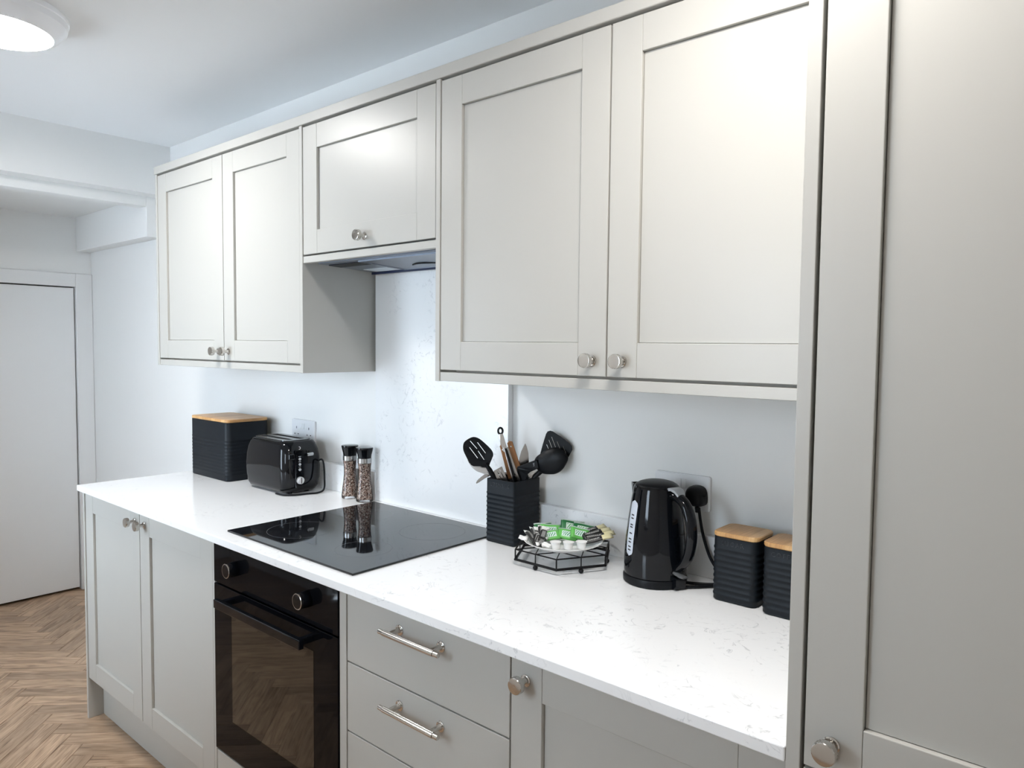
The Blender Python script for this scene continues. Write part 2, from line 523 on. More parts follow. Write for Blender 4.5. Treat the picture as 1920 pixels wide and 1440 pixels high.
# floor: herringbone planks over a dark bed
floor = struct(box('floor', XF - 0.1, XR, YF, 0.0, -0.02, -0.0045, 'subfloor'), 'brown oak herringbone plank floor')
PW, PN = 0.0752, 5
PL = PW * PN
def plank_mesh(name):
    bm = bmesh.new()
    g, t, ins = 0.0005, 0.0045, 0.0011
    lo = [(g, g), (PL - g, g), (PL - g, PW - g), (g, PW - g)]
    hi = [(g + ins, g + ins), (PL - g - ins, g + ins), (PL - g - ins, PW - g - ins), (g + ins, PW - g - ins)]
    uvl = bm.loops.layers.uv.new('UVMap')
    a = [bm.verts.new((x - PL / 2, y - PW / 2, -t)) for x, y in lo]
    b = [bm.verts.new((x - PL / 2, y - PW / 2, -ins * 0.8)) for x, y in lo]
    c = [bm.verts.new((x - PL / 2, y - PW / 2, 0)) for x, y in hi]
    bm.faces.new(c)
    for i in range(4):
        j = (i + 1) % 4
        bm.faces.new((a[i], a[j], b[j], b[i])); bm.faces.new((b[i], b[j], c[j], c[i]))
    for f in bm.faces:
        for l in f.loops: l[uvl].uv = (l.vert.co.x, l.vert.co.y)
    me = bpy.data.meshes.new(name)
    bmesh.ops.recalc_face_normals(bm, faces=bm.faces)
    bm.to_mesh(me); bm.free()
    me.materials.append(M['oak'])
    return me
pm = plank_mesh('plank')
A2 = Vector((1, 1, 0)) / math.sqrt(2); B2 = Vector((-1, 1, 0)) / math.sqrt(2)
OFFA, OFFB = -1.355 % PW, 0.0
OFFB = -0.965 - PW - OFFA
planks = []
for k in range(-70, 70):
    for j in range(-6, 7):
        for kind in (0, 1):
            if kind == 0: ca, cb, rot = k + PN / 2, -k + 0.5 + 2 * PN * j, 0.0
            else: ca, cb, rot = k - 0.5, -k + 1 - PN / 2 + 2 * PN * j, math.pi / 2
            p = A2 * (ca * PW + OFFA) + B2 * (cb * PW + OFFB)
            # keep planks that lie inside the room (they run under the plinth and to the walls)
            half = PL / 2 * 0.7072 + PW / 2 * 0.7072
            if p.x - half < XF - 0.35 or p.x + half > XR + 0.2 or p.y - half < YF - 0.3 or p.y + half > 0.06: 
                if not (XF - 0.3 < p.x < XR and YF < p.y < 0.0): continue
            planks.append((p, rot + math.pi / 4))
def vis(q):
    x, y = q[0].x, q[0].y
    d = max(0, y + 0.5) * 8 + abs(x + 1.2) + abs(y + 0.75) * 1.2
    return d
planks.sort(key=vis)
for p, r in planks[:300]:
    o = bpy.data.objects.new('plank', pm); C.objects.link(o)
    o.parent = floor; o.location = p - WORLD[floor]; o.rotation_euler = (0, 0, r)
bm = bmesh.new()
for i, (p, r) in enumerate(planks[300:]):
    n0 = len(bm.verts)
    bm.from_mesh(pm)
    bm.verts.ensure_lookup_table()
    mt = Matrix.Translation(p) @ Matrix.Rotation(r, 4, 'Z')
    for v in bm.verts[n0:]: v.co = mt @ v.co
me = bpy.data.meshes.new('far_planks'); bm.to_mesh(me); bm.free()
fp = put('plank_field', me, None, floor); fp.data.materials.append(M['oak']) if not fp.data.materials else None
fp['kind'] = 'stuff'; fp['label'] = 'oak herringbone planks further off'

struct(box('wall_back', XF - 0.1, XR, 0.0, 0.12, -0.02, ZC, 'wall'), 'white painted wall behind the worktop')
GX0, GX1, GZ1 = -1.25, -0.35, 1.95
WX0, WX1, WZ0, WZ1 = 0.80, 1.30, 1.05, 1.9
struct(boxes('wall_front', [(XF - 0.1, GX0, YF - 0.12, YF, -0.02, ZC), (GX0, GX1, YF - 0.12, YF, GZ1, ZC), (GX1, WX0, YF - 0.12, YF, -0.02, ZC), (WX1, XR, YF - 0.12, YF, -0.02, ZC), (WX0, WX1, YF - 0.12, YF, -0.02, WZ0), (WX0, WX1, YF - 0.12, YF, WZ1, ZC)], 'wall'), 'white painted wall opposite the cabinets')
win = thing('window_1', ((WX0 + WX1) / 2, YF - 0.06, WZ0), 'white framed window in the opposite wall', 'window')
win['kind'] = 'structure'
boxes('window_frame', [(WX0, WX1, YF - 0.09, YF - 0.04, WZ0, WZ0 + 0.05), (WX0, WX1, YF - 0.09, YF - 0.04, WZ1 - 0.05, WZ1), (WX0, WX0 + 0.05, YF - 0.09, YF - 0.04, WZ0 + 0.05, WZ1 - 0.05),
                       (WX1 - 0.05, WX1, YF - 0.09, YF - 0.04, WZ0 + 0.05, WZ1 - 0.05)], 'gloss', win, bev=0.004)
box('pane', WX0 + 0.05, WX1 - 0.05, YF - 0.067, YF - 0.063, WZ0 + 0.05, WZ1 - 0.05, M['pane'], win)
box('window_sill', WX0 - 0.03, WX1 + 0.03, YF - 0.04, YF + 0.04, WZ0 - 0.025, WZ0 - 0.0005, 'gloss', win, bev=0.004)
gd = thing('added_daylight_door', ((GX0 + GX1) / 2, YF - 0.06, 0), 'unseen white glazed door added in the opposite wall for daylight', 'door')  # unseen door, added to send daylight onto the lower-left base cabinet
gd['kind'] = 'structure'
boxes('door_frame', [(GX0, GX0 + 0.09, YF - 0.09, YF - 0.04, 0, GZ1), (GX1 - 0.09, GX1, YF - 0.09, YF - 0.04, 0, GZ1), (GX0 + 0.09, GX1 - 0.09, YF - 0.09, YF - 0.04, 0, 0.72),
                     (GX0 + 0.09, GX1 - 0.09, YF - 0.09, YF - 0.04, GZ1 - 0.09, GZ1)], 'gloss', gd, bev=0.004)
box('pane', GX0 + 0.09, GX1 - 0.09, YF - 0.067, YF - 0.063, 0.72, GZ1 - 0.09, M['pane'], gd)
struct(box('wall_right', XR, XR + 0.12, YF - 0.12, 0.12, -0.02, ZC, 'wall'), 'white painted end wall beyond the tall cabinet')
# far wall around the low door: opening y -0.87..-0.087, z 0..1.761
struct(boxes('wall_left', [(XF - 0.1, XF, -0.086, 0.0, -0.02, ZC), (XF - 0.1, XF, YF, -0.872, -0.02, ZC),
                           (XF - 0.1, XF, -0.872, -0.086, 1.763, ZC)], 'wall'), 'white far wall with the low door')
struct(box('ceiling', -1.355, XR, YF, 0.0, ZC, ZC + 0.1, 'ceiling'), 'white kitchen ceiling')
struct(box('ceiling_alcove', XF, -1.355, YF, 0.0, 2.156, ZC + 0.1, 'wall'), 'white lowered ceiling over the alcove by the far door')
struct(box('trim_1', -1.53, -1.45, YF, -0.0765, 2.109, 2.157, 'wall', bev=0.002), 'white fascia beam across the alcove opening')
struct(box('trim_2', XF, -1.45, -0.0765, 0.0, 1.965, 2.157, 'wall', bev=0.002), 'white boxed pipe casing along the alcove wall')
struct(box('baseboard_front', GX1, XR, YF, YF + 0.015, 0.0, 0.1, 'gloss', bev=0.002), 'white skirting board along the opposite wall')

door1 = thing('door_1', (XF, -0.48, 0), 'plain white flush door in the far wall', 'door')
door1['kind'] = 'structure'
box('door_leaf', XF - 0.045, XF - 0.004, -0.865, -0.093, 0.016, 1.756, 'gloss', door1, bev=0.0015)
box('gap_shade_backing', XF - 0.1, XF - 0.05, -0.872, -0.086, 0.0, 1.763, 'dark', door1)  # near-black sheet stands in for the shade around and under the leaf
boxes('architrave', [(XF, XF + 0.015, -0.0865, -0.0005, 0.0, 1.838), (XF, XF + 0.015, -0.96, -0.8715, 0.0, 1.838),
                     (XF, XF + 0.015, -0.8715, -0.0865, 1.762, 1.838)], 'gloss', door1, bev=0.003)

# ------------------------------------------------------------------ cabinet parts
def knob(parent, x, y, z):
    """polished knob sticking out towards -y"""
    prof = [(0, 0.0112), (0.002, 0.0112), (0.0032, 0.0095), (0.0034, 0.0062), (0.006, 0.0052), (0.016, 0.0052), (0.019, 0.0075),
            (0.0205, 0.0148), (0.022, 0.0158), (0.0315, 0.0158), (0.033, 0.0146), (0.0332, 0.0136), (0.0328, 0.0005)]
    return lathe('knob', (x, y, z), (0, -1, 0), prof, 'nickel', parent, seg=48, ang=30, knurl={8, 9}, label='polished nickel knob')

def shaker(parent, x0, x1, z0, z1, yf, kn=None, st=0.0725, th=0.02):
    rec, gv = 0.0085, 0.0011
    bm = bmesh.new()
    bm_box(bm, x0 + st + gv, x1 - st - gv, yf + rec, yf + th - 0.004, z0 + st + gv, z1 - st - gv)
    bm_box(bm, x0 + st - 0.004, x1 - st + 0.004, yf + th - 0.0045, yf + th - 0.0005, z0 + st - 0.004, z1 - st + 0.004)
    d = put('door', bm_mesh(bm), 'cabinet', parent)
    box('stile', x0, x0 + st, yf, yf + th, z0, z1, 'cabinet', d, bev=0.0012, seg=2)
    box('stile', x1 - st, x1, yf, yf + th, z0, z1, 'cabinet', d, bev=0.0012, seg=2)
    g = 0.0003
    box('rail', x0 + st + g, x1 - st - g, yf + 0.0002, yf + th, z0, z0 + st, 'cabinet', d, bev=0.0012, seg=2)
    box('rail', x0 + st + g, x1 - st - g, yf + 0.0002, yf + th, z1 - st, z1, 'cabinet', d, bev=0.0012, seg=2)
    if kn: knob(d, kn[0], yf, kn[1])
    return d

YD, YU, YW = -0.5996, -0.2957, -0.6228
XL, XO0, XO1, XD0, XD1, XP0, XP1 = -0.7851, 0.2423, 0.8412, 0.871, 1.3726, 1.8892, 1.9083
ZB, ZT = 0.8882, 0.91
Z0 = 0.1623

# ---- base cabinets
c = thing('base_cabinet', (-0.28, -0.3, 0), 'pale grey two-door base cabinet left of the oven', 'cabinet')
box('end_panel', XL, XL + 0.014, -0.603, -0.0005, 0.0005, ZB - 0.0005, 'cabinet', c, bev=0.0008)
box('carcass', XL + 0.0145, 0.224, YD + 0.06, -0.001, 0.152, ZB - 0.001, 'cabinet', c)
shaker(c, XL + 0.0165, -0.2806, Z0, ZB - 0.004, YD, (-0.3165, 0.846))
shaker(c, -0.2766, 0.2255, Z0, ZB - 0.004, YD, (-0.2405, 0.846))

c = thing('oven_housing', (0.54, -0.3, 0), 'pale grey oven housing with a drawer front under the oven', 'cabinet')
box('side_panel', 0.2285, 0.2412, YD - 0.001, -0.001, 0.152, ZB - 0.001, 'cabinet', c, bev=0.0008)
box('side_panel', 0.8425, 0.868, YD - 0.001, -0.001, 0.152, ZB - 0.001, 'cabinet', c, bev=0.0008)
box('drawer_front', 0.2435, 0.8405, YD, YD + 0.02, Z0, 0.268, 'cabinet', c, bev=0.0012, seg=2)
box('shelf', 0.2415, 0.8422, YD + 0.03, -0.002, 0.255, 0.2715, 'cabinet', c)

c = thing('drawer_cabinet', (1.12, -0.3, 0), 'pale grey three-drawer base cabinet right of the oven', 'cabinet')
box('carcass', 0.8695, XD1 + 0.001, YD + 0.06, -0.001, 0.152, ZB - 0.001, 'cabinet', c)
def bar_handle(parent, xc, y, z):
    bm = bmesh.new()
    for s in (-0.064, 0.064):
        bm_lathe(bm, (xc + s, y, z), (0, -1, 0), [(0, 0.0115), (0.002, 0.0115), (0.0032, 0.0095), (0.0034, 0.0068), (0.007, 0.0055), (0.034, 0.005)], 24)
    bm_lathe(bm, (xc - 0.092, y - 0.034, z), (1, 0, 0),
             [(0, 0.0048), (0.0008, 0.0056), (0.0125, 0.0056), (0.0126, 0.0045), (0.0138, 0.0045), (0.0139, 0.0066), (0.1701, 0.0066), (0.1702, 0.0045),
              (0.1714, 0.0045), (0.1715, 0.0056), (0.1832, 0.0056), (0.184, 0.0048)], 36, knurl={5, 6})
    return smooth_angle(put('handle', bm_mesh(bm), 'nickel', parent, label='knurled nickel bar handle'), 30)
for za, zb, hz in ((0.7195, ZB - 0.004, 0.842), (0.5545, 0.716, 0.6755), (Z0, 0.551, 0.508)):
    d = box('drawer', XD0 + 0.0005, XD1 - 0.0015, YD, YD + 0.02, za, zb, 'cabinet', c, bev=0.0012, seg=2)
    bar_handle(d, 1.1215, YD, hz)

c = thing('base_cabinet', (1.63, -0.3, 0), 'pale grey base cabinet with one door beside the tall cabinet', 'cabinet')
box('carcass', XD1 + 0.0015, XP0 - 0.001, YD + 0.06, -0.001, 0.152, ZB - 0.001, 'cabinet', c)
shaker(c, XD1 + 0.002, XP0 - 0.003, Z0, ZB - 0.004, YD, (1.4095, 0.8425))

tag(box('plinth', XL + 0.015, XP0 - 0.001, -0.5495, -0.532, 0.0005, 0.151, 'cabinet', bev=0.001), 'pale grey plinth board running under the base cabinets', 'plinth')

# ---- worktop, upstands, splashback, hob, oven
tag(box('worktop', XL - 0.0005, XP0 - 0.0005, YW, -0.0005, ZB, ZT, 'quartz', bev=0.0022, seg=2), 'glossy white quartz worktop with faint grey veins', 'worktop')
XS0, XS1 = 0.2421, 0.853
tag(box('upstand', XL, XS0 - 0.0005, -0.0205, -0.0005, ZT + 0.0003, 1.01, 'quartz', bev=0.001), 'low white quartz upstand behind the toaster', 'upstand')
tag(box('upstand', XS1 + 0.0005, XP0 - 0.001, -0.0205, -0.0005, ZT + 0.0003, 1.01, 'quartz', bev=0.001), 'low white quartz upstand behind the kettle', 'upstand')
tag(box('splashback', XS0, XS1, -0.0205, -0.0005, ZT + 0.0003, 1.75, 'quartz', bev=0.001), 'tall white veined quartz splashback behind the hob', 'splashback')

h = thing('hob', (0.565, -0.31, ZT), 'black glass induction hob set on the white worktop', 'hob')
box('glass_plate', 0.2699, 0.8599, -0.5763, -0.0468, ZT + 0.0002, ZT + 0.0055, 'glassblack', h, bev=0.0015, seg=2)
for x, y, r in ((0.42, -0.43, 0.095), (0.42, -0.185, 0.075), (0.71, -0.43, 0.075), (0.71, -0.185, 0.095)):
    bm = bmesh.new()
    n = 72
    zz = ZT + 0.00558
    a = [bm.verts.new((x + r * math.cos(2 * math.pi * i / n), y + r * math.sin(2 * math.pi * i / n), zz)) for i in range(n)]
    b = [bm.verts.new((x + (r - 0.0011) * math.cos(2 * math.pi * i / n), y + (r - 0.0011) * math.sin(2 * math.pi * i / n), zz)) for i in range(n)]
    for i in range(n): bm.faces.new((a[i], a[(i + 1) % n], b[(i + 1) % n], b[i]))
    put('cooking_zone_ring', bm_mesh(bm), 'ring', h)

ov = thing('oven', (0.5418, -0.3, 0.272), 'built-in black glass electric oven under the hob', 'oven')
box('body', 0.246, 0.838, YD + 0.018, -0.03, 0.274, ZB - 0.003, 'matt_black', ov)
box('control_panel', 0.2435, 0.8402, YD - 0.004, YD + 0.016, 0.768, ZB - 0.003, 'ovenblack', ov, bev=0.001)
for x in (0.368, 0.716):
    k = lathe('knob', (x, YD - 0.0042, 0.829), (0, -1, 0), [(0, 0.0205), (0.001, 0.0208), (0.0285, 0.0192), (0.030, 0.0186), (0.0302, 0.0002)], 'gloss_black', ov, 40)
    lathe('knob_ring', (x, YD - 0.0042, 0.829), (0, -1, 0), [(0.0268, 0.0194), (0.0272, 0.0200), (0.0296, 0.0200), (0.0303, 0.0192), (0.0303, 0.0178), (0.0299, 0.0178)], 'nickel', k, 40, cap0=False, cap1=False, label='chrome ring')
d = box('oven_door', 0.2435, 0.8402, YD - 0.004, YD + 0.016, 0.276, 0.763, 'ovenblack', ov, bev=0.001)
box('window', 0.343, 0.741, YD - 0.0046, YD - 0.0042, 0.385, 0.705, 'glasswin', d)
bm = bmesh.new()
bm_box(bm, 0.333, 0.752, -0.652, -0.638, 0.724, 0.748, 0.002, 2)
for x in (0.345, 0.724): bm_box(bm, x, x + 0.016, -0.640, YD - 0.0042, 0.728, 0.744, 0.001)
put('handle', bm_mesh(bm), 'gloss_black', d, label='black bar handle')

# ---- wall cabinets
XW0, XW1, XR0 = -0.827, 0.2292, 0.8395
ZW, ZWT, ZDB, ZDT = 1.3586, 2.132, 1.3885, 2.1240
c = thing('wall_cabinet', (-0.3, -0.15, ZW), 'pale grey two-door wall cabinet above the bread bin and toaster', 'cabinet')
box('end_panel', XW0, XW0 + 0.016, YU - 0.002, -0.0005, ZW, ZWT - 0.002, 'cabinet', c, bev=0.001)
box('end_panel', XW1 - 0.016, XW1, YU - 0.002, -0.0005, ZW, ZWT - 0.002, 'cabinet', c, bev=0.001)
box('carcass', XW0 + 0.0165, XW1 - 0.0165, YU + 0.06, -0.001, 1.378, ZWT - 0.002, 'cabinet', c)
box('pelmet', XW0 + 0.0165, XW1 - 0.0165, YU + 0.001, YU + 0.02, ZW + 0.001, 1.3825, 'cabinet', c, bev=0.001)
shaker(c, XW0 + 0.0185, -0.281, ZDB, ZDT, YU, (-0.3205, 1.4215))
shaker(c, -0.277, XW1 - 0.0185, ZDB, ZDT, YU, (-0.2455, 1.4215))

c = thing('extractor_cabinet', (0.53, -0.15, 1.7046), 'short pale grey wall cabinet with one lift-up door above the hob', 'cabinet')
box('carcass', XW1 + 0.0006, XR0 - 0.0006, YU + 0.06, -0.022, 1.765, ZWT - 0.002, 'cabinet', c)
box('pelmet', XW1 + 0.0006, XR0 - 0.0006, YU + 0.001, YU + 0.02, 1.7046, 1.7255, 'cabinet', c, bev=0.001)
shaker(c, XW1 + 0.003, XR0 - 0.003, 1.7305, ZDT, YU, (0.540, 1.762))

c = thing('wall_cabinet', (1.36, -0.15, ZW), 'large pale grey two-door wall cabinet above the kettle', 'cabinet')
box('end_panel', XR0, XR0 + 0.0155, YU - 0.002, -0.0208, ZW, ZWT - 0.002, 'cabinet', c, bev=0.001)
box('carcass', XR0 + 0.016, XP0 - 0.0005, YU + 0.06, -0.0208, 1.378, ZWT - 0.002, 'cabinet', c)
box('pelmet', XR0 + 0.016, XP0 - 0.0005, YU + 0.001, YU + 0.02, ZW + 0.001, 1.3825, 'cabinet', c, bev=0.001)
shaker(c, XR0 + 0.0185, 1.3685, ZDB, ZDT, YU, (1.334, 1.4225))
shaker(c, 1.3725, XP0 - 0.003, ZDB, ZDT, YU, (1.4105, 1.4225))

tag(box('cornice', XW0 - 0.002, XP0 - 0.0005, YU - 0.006, -0.0005, ZWT - 0.0015, 2.1605, 'cabinet', bev=0.0015), 'pale grey cornice board along the top of the wall cabinets', 'cornice')

hd = thing('extractor_hood', (0.53, -0.15, 1.69), 'built-in steel extractor hood under the short cabinet', 'extractor hood')
box('housing', 0.262, 0.806, -0.262, -0.046, 1.694, 1.7645, 'hood', hd, bev=0.001)
box('filter', 0.46, 0.78, -0.245, -0.075, 1.6905, 1.6938, 'hoodmesh', hd, bev=0.0008)
boxes('filter_frame', [(0.45, 0.79, -0.25, -0.2455, 1.689, 1.6938), (0.45, 0.79, -0.0745, -0.068, 1.689, 1.6938), (0.45, 0.4595, -0.245, -0.075, 1.689, 1.6938)], 'hood', hd)
box('rear_edge', 0.262, 0.806, -0.052, -0.0462, 1.686, 1.6938, plain('hood_edge_blue', (0.012, 0.02, 0.06), 0.4), hd, label='dark blue rear edge strip')
box('control_strip', 0.28, 0.445, -0.235, -0.19, 1.6905, 1.6938, 'matt_black', hd)
tube('filter_latch', spline([(0.56, -0.13, 1.6895), (0.61, -0.15, 1.688), (0.66, -0.13, 1.6895)], 5), 0.0022, 'matt_black', hd)
box('rating_sticker', 0.30, 0.42, -0.115, -0.062, 1.6925, 1.6937, 'sticker', hd, label='pale rating sticker')
for o_ in hd.children:                      # the hood's underside falls slightly towards the wall
    for v in o_.data.vertices:
        wz = WORLD[o_].z + v.co.z
        if wz < 1.70: v.co.z += 0.0095 * (1 - (WORLD[o_].y + v.co.y + 0.262) / 0.216)

# ---- tall cabinet
c = thing('tall_cabinet', (2.2, -0.3, 0), 'tall pale grey larder cabinet at the right', 'cabinet')
box('end_panel', XP0, XP1, -0.6205, -0.0005, 0.0005, 2.25, 'cabinet', c, bev=0.0008)
box('carcass', XP1 + 0.0005, 2.515, -0.56, -0.001, 0.152, 2.25, 'cabinet', c)
box('plinth_board', XP1 + 0.0005, 2.515, -0.5495, -0.532, 0.0005, 0.151, 'cabinet', c)
shaker(c, 1.9128, 2.508, 0.8935, 2.113, -0.6185, (1.9475, 0.9335))
shaker(c, 1.9128, 2.508, Z0, 0.8895, -0.6185, (1.9475, 0.85))
box('cornice_board', XP1 + 0.0005, 2.515, -0.6185, -0.5995, 2.118, 2.25, 'cabinet', c)

# ------------------------------------------------------------------ ceiling lamps
def ceiling_lamp(L, drum, face, label):
    t = thing('ceiling_lamp', (L['x'], L['y'], ZC), label, 'ceiling light', 'round ceiling lights')
    lathe('drum', (L['x'], L['y'], ZC - 0.0005), (0, 0, -1), [(0, 0.172), (0.008, 0.176), (0.016, 0.176), (0.018, 0.1735), (0.034, 0.171), (0.052, 0.156), (0.062, 0.141), (0.0645, 0.136)],
          drum, t, 64, ang=30, cap1=False)
    lathe('diffuser', (L['x'], L['y'], ZC - 0.060), (0, 0, -1), [(0, 0.1355), (0.0045, 0.1355), (0.0065, 0.133)], face, t, 64, ang=30)
    return t
ceiling_lamp(LAMP_A, 'drum_a', 'face_a', 'round white flush ceiling light glowing above the left wall cabinets')
ceiling_lamp(LAMP_B, 'drum_b', 'face_b', 'round white flush ceiling light in front of the tall cabinet')

# ------------------------------------------------------------------ sockets
def socket(x0, x1, z0, z1, label):
    t = thing('wall_socket', ((x0 + x1) / 2, -0.0005, z0), label, 'socket', 'white double wall sockets')
    cx, cz = (x0 + x1) / 2, (z0 + z1) / 2
    bm = bmesh.new()
    r0 = [Vector((p.x, -0.0004, p.y)) for p in rrect(cx, cz, (x1 - x0) / 2, (z1 - z0) / 2, 0.006, 0)]
    r1 = [Vector((p.x, -0.0075, p.y)) for p in rrect(cx, cz, (x1 - x0) / 2, (z1 - z0) / 2, 0.006, 0)]
    r2 = [Vector((p.x, -0.0095, p.y)) for p in rrect(cx, cz, (x1 - x0) / 2 - 0.003, (z1 - z0) / 2 - 0.003, 0.005, 0)]
    bm_rings(bm, [r0, r1, r2])
    smooth_angle(put('plate', bm_mesh(bm), 'socket', t), 25)
    for s in (-1, 1):
        box('rocker', cx + s * 0.0068 - 0.006, cx + s * 0.0068 + 0.006, -0.0125, -0.0096, cz + 0.008, cz + 0.031, 'socket', t, bev=0.001)
        ox = cx + s * 0.042
        boxes('pin_holes', [(ox - 0.002, ox + 0.002, -0.0099, -0.0096, cz + 0.008, cz + 0.017), (ox - 0.0145, ox - 0.0085, -0.0099, -0.0096, cz - 0.0145, cz - 0.0105),
                            (ox + 0.0085, ox + 0.0145, -0.0099, -0.0096, cz - 0.0145, cz - 0.0105)], 'slot', t, label='dark pin holes')
    return t
socket(-0.297, -0.143, 1.067, 1.156, 'white double wall socket above the toaster')
socket(1.331, 1.478, 1.063, 1.1475, 'white double wall socket half hidden behind the kettle')

# ------------------------------------------------------------------ bread bin, canisters, utensil pot
def tin(name, label, cat, x0, x1, y0, y1, zt, rad, ribs, rib_d=0.0011, open_top=False, group=None):
    cx, cy, hx, hy = (x0 + x1) / 2, (y0 + y1) / 2, (x1 - x0) / 2, (y1 - y0) / 2
    t = thing(name, (cx, cy, ZT + 0.0003), label, cat, group)
    zb = ZT + 0.0006
    prof = [(zb, -0.003), (zb + 0.003, 0.0)]
    for z in ribs:
        prof += [(z - 0.0034, 0.0), (z - 0.0012, rib_d), (z + 0.0012, rib_d), (z + 0.0034, 0.0)]
    prof += [(zt - 0.001, 0.0), (zt, -0.001)]
    prof.sort()
    bm = bmesh.new()
    rings = [rrect(cx, cy, hx + d, hy + d, rad + d, z) for z, d in prof]
    if open_top:
        rings += [rrect(cx, cy, hx - 0.003, hy - 0.003, rad - 0.002, zt), rrect(cx, cy, hx - 0.003, hy - 0.003, rad - 0.002, zb + 0.006)]
    bm_rings(bm, rings)
    smooth_angle(put('body', bm_mesh(bm), 'tin', t), 40)
    return t, cx, cy, hx, hy
def lid(t, cx, cy, hx, hy, rad, z0, z1):
    bm = bmesh.new()
    e = 0.002
    bm_rings(bm, [rrect(cx, cy, hx - e, hy - e, rad, z0), rrect(cx, cy, hx, hy, rad + e, z0 + e), rrect(cx, cy, hx, hy, rad + e, z1 - e), rrect(cx, cy, hx - e, hy - e, rad, z1)])
    return smooth_angle(put('lid', bm_mesh(bm), 'bamboo', t, label='bamboo lid'), 40)

t, cx, cy, hx, hy = tin('bread_bin', 'large black ribbed bread bin with a bamboo lid, beside the toaster', 'bread bin', -0.735, -0.430, -0.210, -0.0285, 1.1405, 0.022,
                        [0.935 + 0.0135 * i for i in range(11)], 0.0009)
lid(t, cx, cy, hx + 0.001, hy + 0.001, 0.022, 1.1408, 1.1525)

def canister(x0, x1, y0, y1, text, label):
    t, cx, cy, hx, hy = tin('canister', label, 'canister', x0, x1, y0, y1, 1.0495, 0.016, [0.9245 + 0.0125 * i for i in range(9)], 0.0013)
    lid(t, cx, cy, hx + 0.0012, hy + 0.0012, 0.016, 1.0498, 1.0595)
    lettering(text, 0.0135, (cx - 0.003, y0, 1.0365), (1, 0, 0), (0, 0, 1), (0, -1, 0), 'emboss', t, 0.0009, 1.25, label='embossed lettering')
    return t
canister(1.551, 1.650, -0.146, -0.050, 'SUGAR', 'black ribbed sugar canister with a bamboo lid, beside the kettle')
canister(1.665, 1.764, -0.157, -0.061, 'COFFEE', 'black ribbed coffee canister with a bamboo lid, cut off by the tall cabinet')

t, cx, cy, hx, hy = tin('utensil_pot', 'black ribbed square utensil pot right of the hob', 'utensil pot', 0.877, 0.9795, -0.138, -0.026, 1.0865, 0.006,
                        [0.921 + 0.0126 * i for i in range(11)], 0.0013, open_top=True)
lettering('UTENSILS', 0.0145, (cx - 0.001, -0.138, 1.0715), (1, 0, 0), (0, 0, 1), (0, -1, 0), 'emboss', t, 0.0009, 1.2, label='embossed lettering')

# ------------------------------------------------------------------ utensils in the pot (frame: origin in the pot, X to the right, N away from the room)
UO = Vector((0.93, -0.083, 0)); UX = Vector((0.75502, 0.65570, 0)); UN = Vector((-0.65570, 0.75502, 0)); UZ = Vector((0, 0, 1))
def up(r, z, n): return UO + UX * r + UZ * z + UN * n
UT = 'kitchen utensils in the pot'

# slotted spoon
t = thing('slotted_spoon', up(-0.012, 0.92, -0.006), 'black slotted cooking spoon leaning left out of the pot', 'utensil', UT)
head = smooth_loop([(-0.14, 1.175), (-0.136, 1.186), (-0.122, 1.196), (-0.11, 1.199), (-0.096, 1.194), (-0.079, 1.18), (-0.063, 1.164), (-0.058, 1.152), (-0.061, 1.141), (-0.066, 1.129),
                    (-0.070, 1.121), (-0.083, 1.117), (-0.097, 1.119), (-0.113, 1.12), (-0.122, 1.128), (-0.133, 1.148), (-0.139, 1.162)])
slots = [slot_loop(*s, 0.0017) for s in (((-0.121, 1.188), (-0.103, 1.167)), ((-0.101, 1.184), (-0.079, 1.155)), ((-0.099, 1.16), (-0.083, 1.137)), ((-0.123, 1.17), (-0.101, 1.141)))]
def bowl(cr, cz, R, depth):
    return lambda r, z: depth * max(0.0, 1 - ((r - cr) ** 2 + (z - cz) ** 2) / (R * R))
flat('head', [(head, 1)] + [(s, 1) for s in slots], 0.003, 'matt_black', t, UO, UX, UZ, UN, 0.0008, bowl(-0.1, 1.158, 0.05, 0.007), off=-0.008)
tube('handle', [up(-0.078, 1.127, -0.010), up(-0.067, 1.110, -0.010), up(-0.050, 1.080, -0.009), up(-0.03, 1.04, -0.008), up(-0.012, 0.985, -0.006), up(0.004, 0.922, -0.004)],
     [0.0045, 0.0068, 0.0078, 0.0075, 0.007, 0.006], 'matt_black', t, 10)
# steel serving spoon behind it
t = thing('serving_spoon', up(-0.02, 0.92, 0.012), 'steel serving spoon behind the black slotted spoon', 'utensil', UT)
bm = bmesh.new()
hd_ = [(-0.128, 1.134), (-0.115, 1.128), (-0.098, 1.122), (-0.078, 1.117), (-0.068, 1.106), (-0.066, 1.095), (-0.078, 1.094), (-0.092, 1.098), (-0.105, 1.103), (-0.116, 1.113), (-0.124, 1.125)]
flat('bowl', [(smooth_loop(hd_), 1)], 0.0014, 'steel', t, UO, UX, UZ, UN, 0.0004, bowl(-0.096, 1.112, 0.03, 0.006), off=0.006)
bm.free()
tube('handle', [up(-0.074, 1.103, 0.007), up(-0.058, 1.087, 0.001), up(-0.044, 1.06, 0.0), up(-0.015, 0.99, 0.008), up(0.01, 0.922, 0.01)], [0.002, 0.0032, 0.0035, 0.0035, 0.0035], 'steel', t, 8)
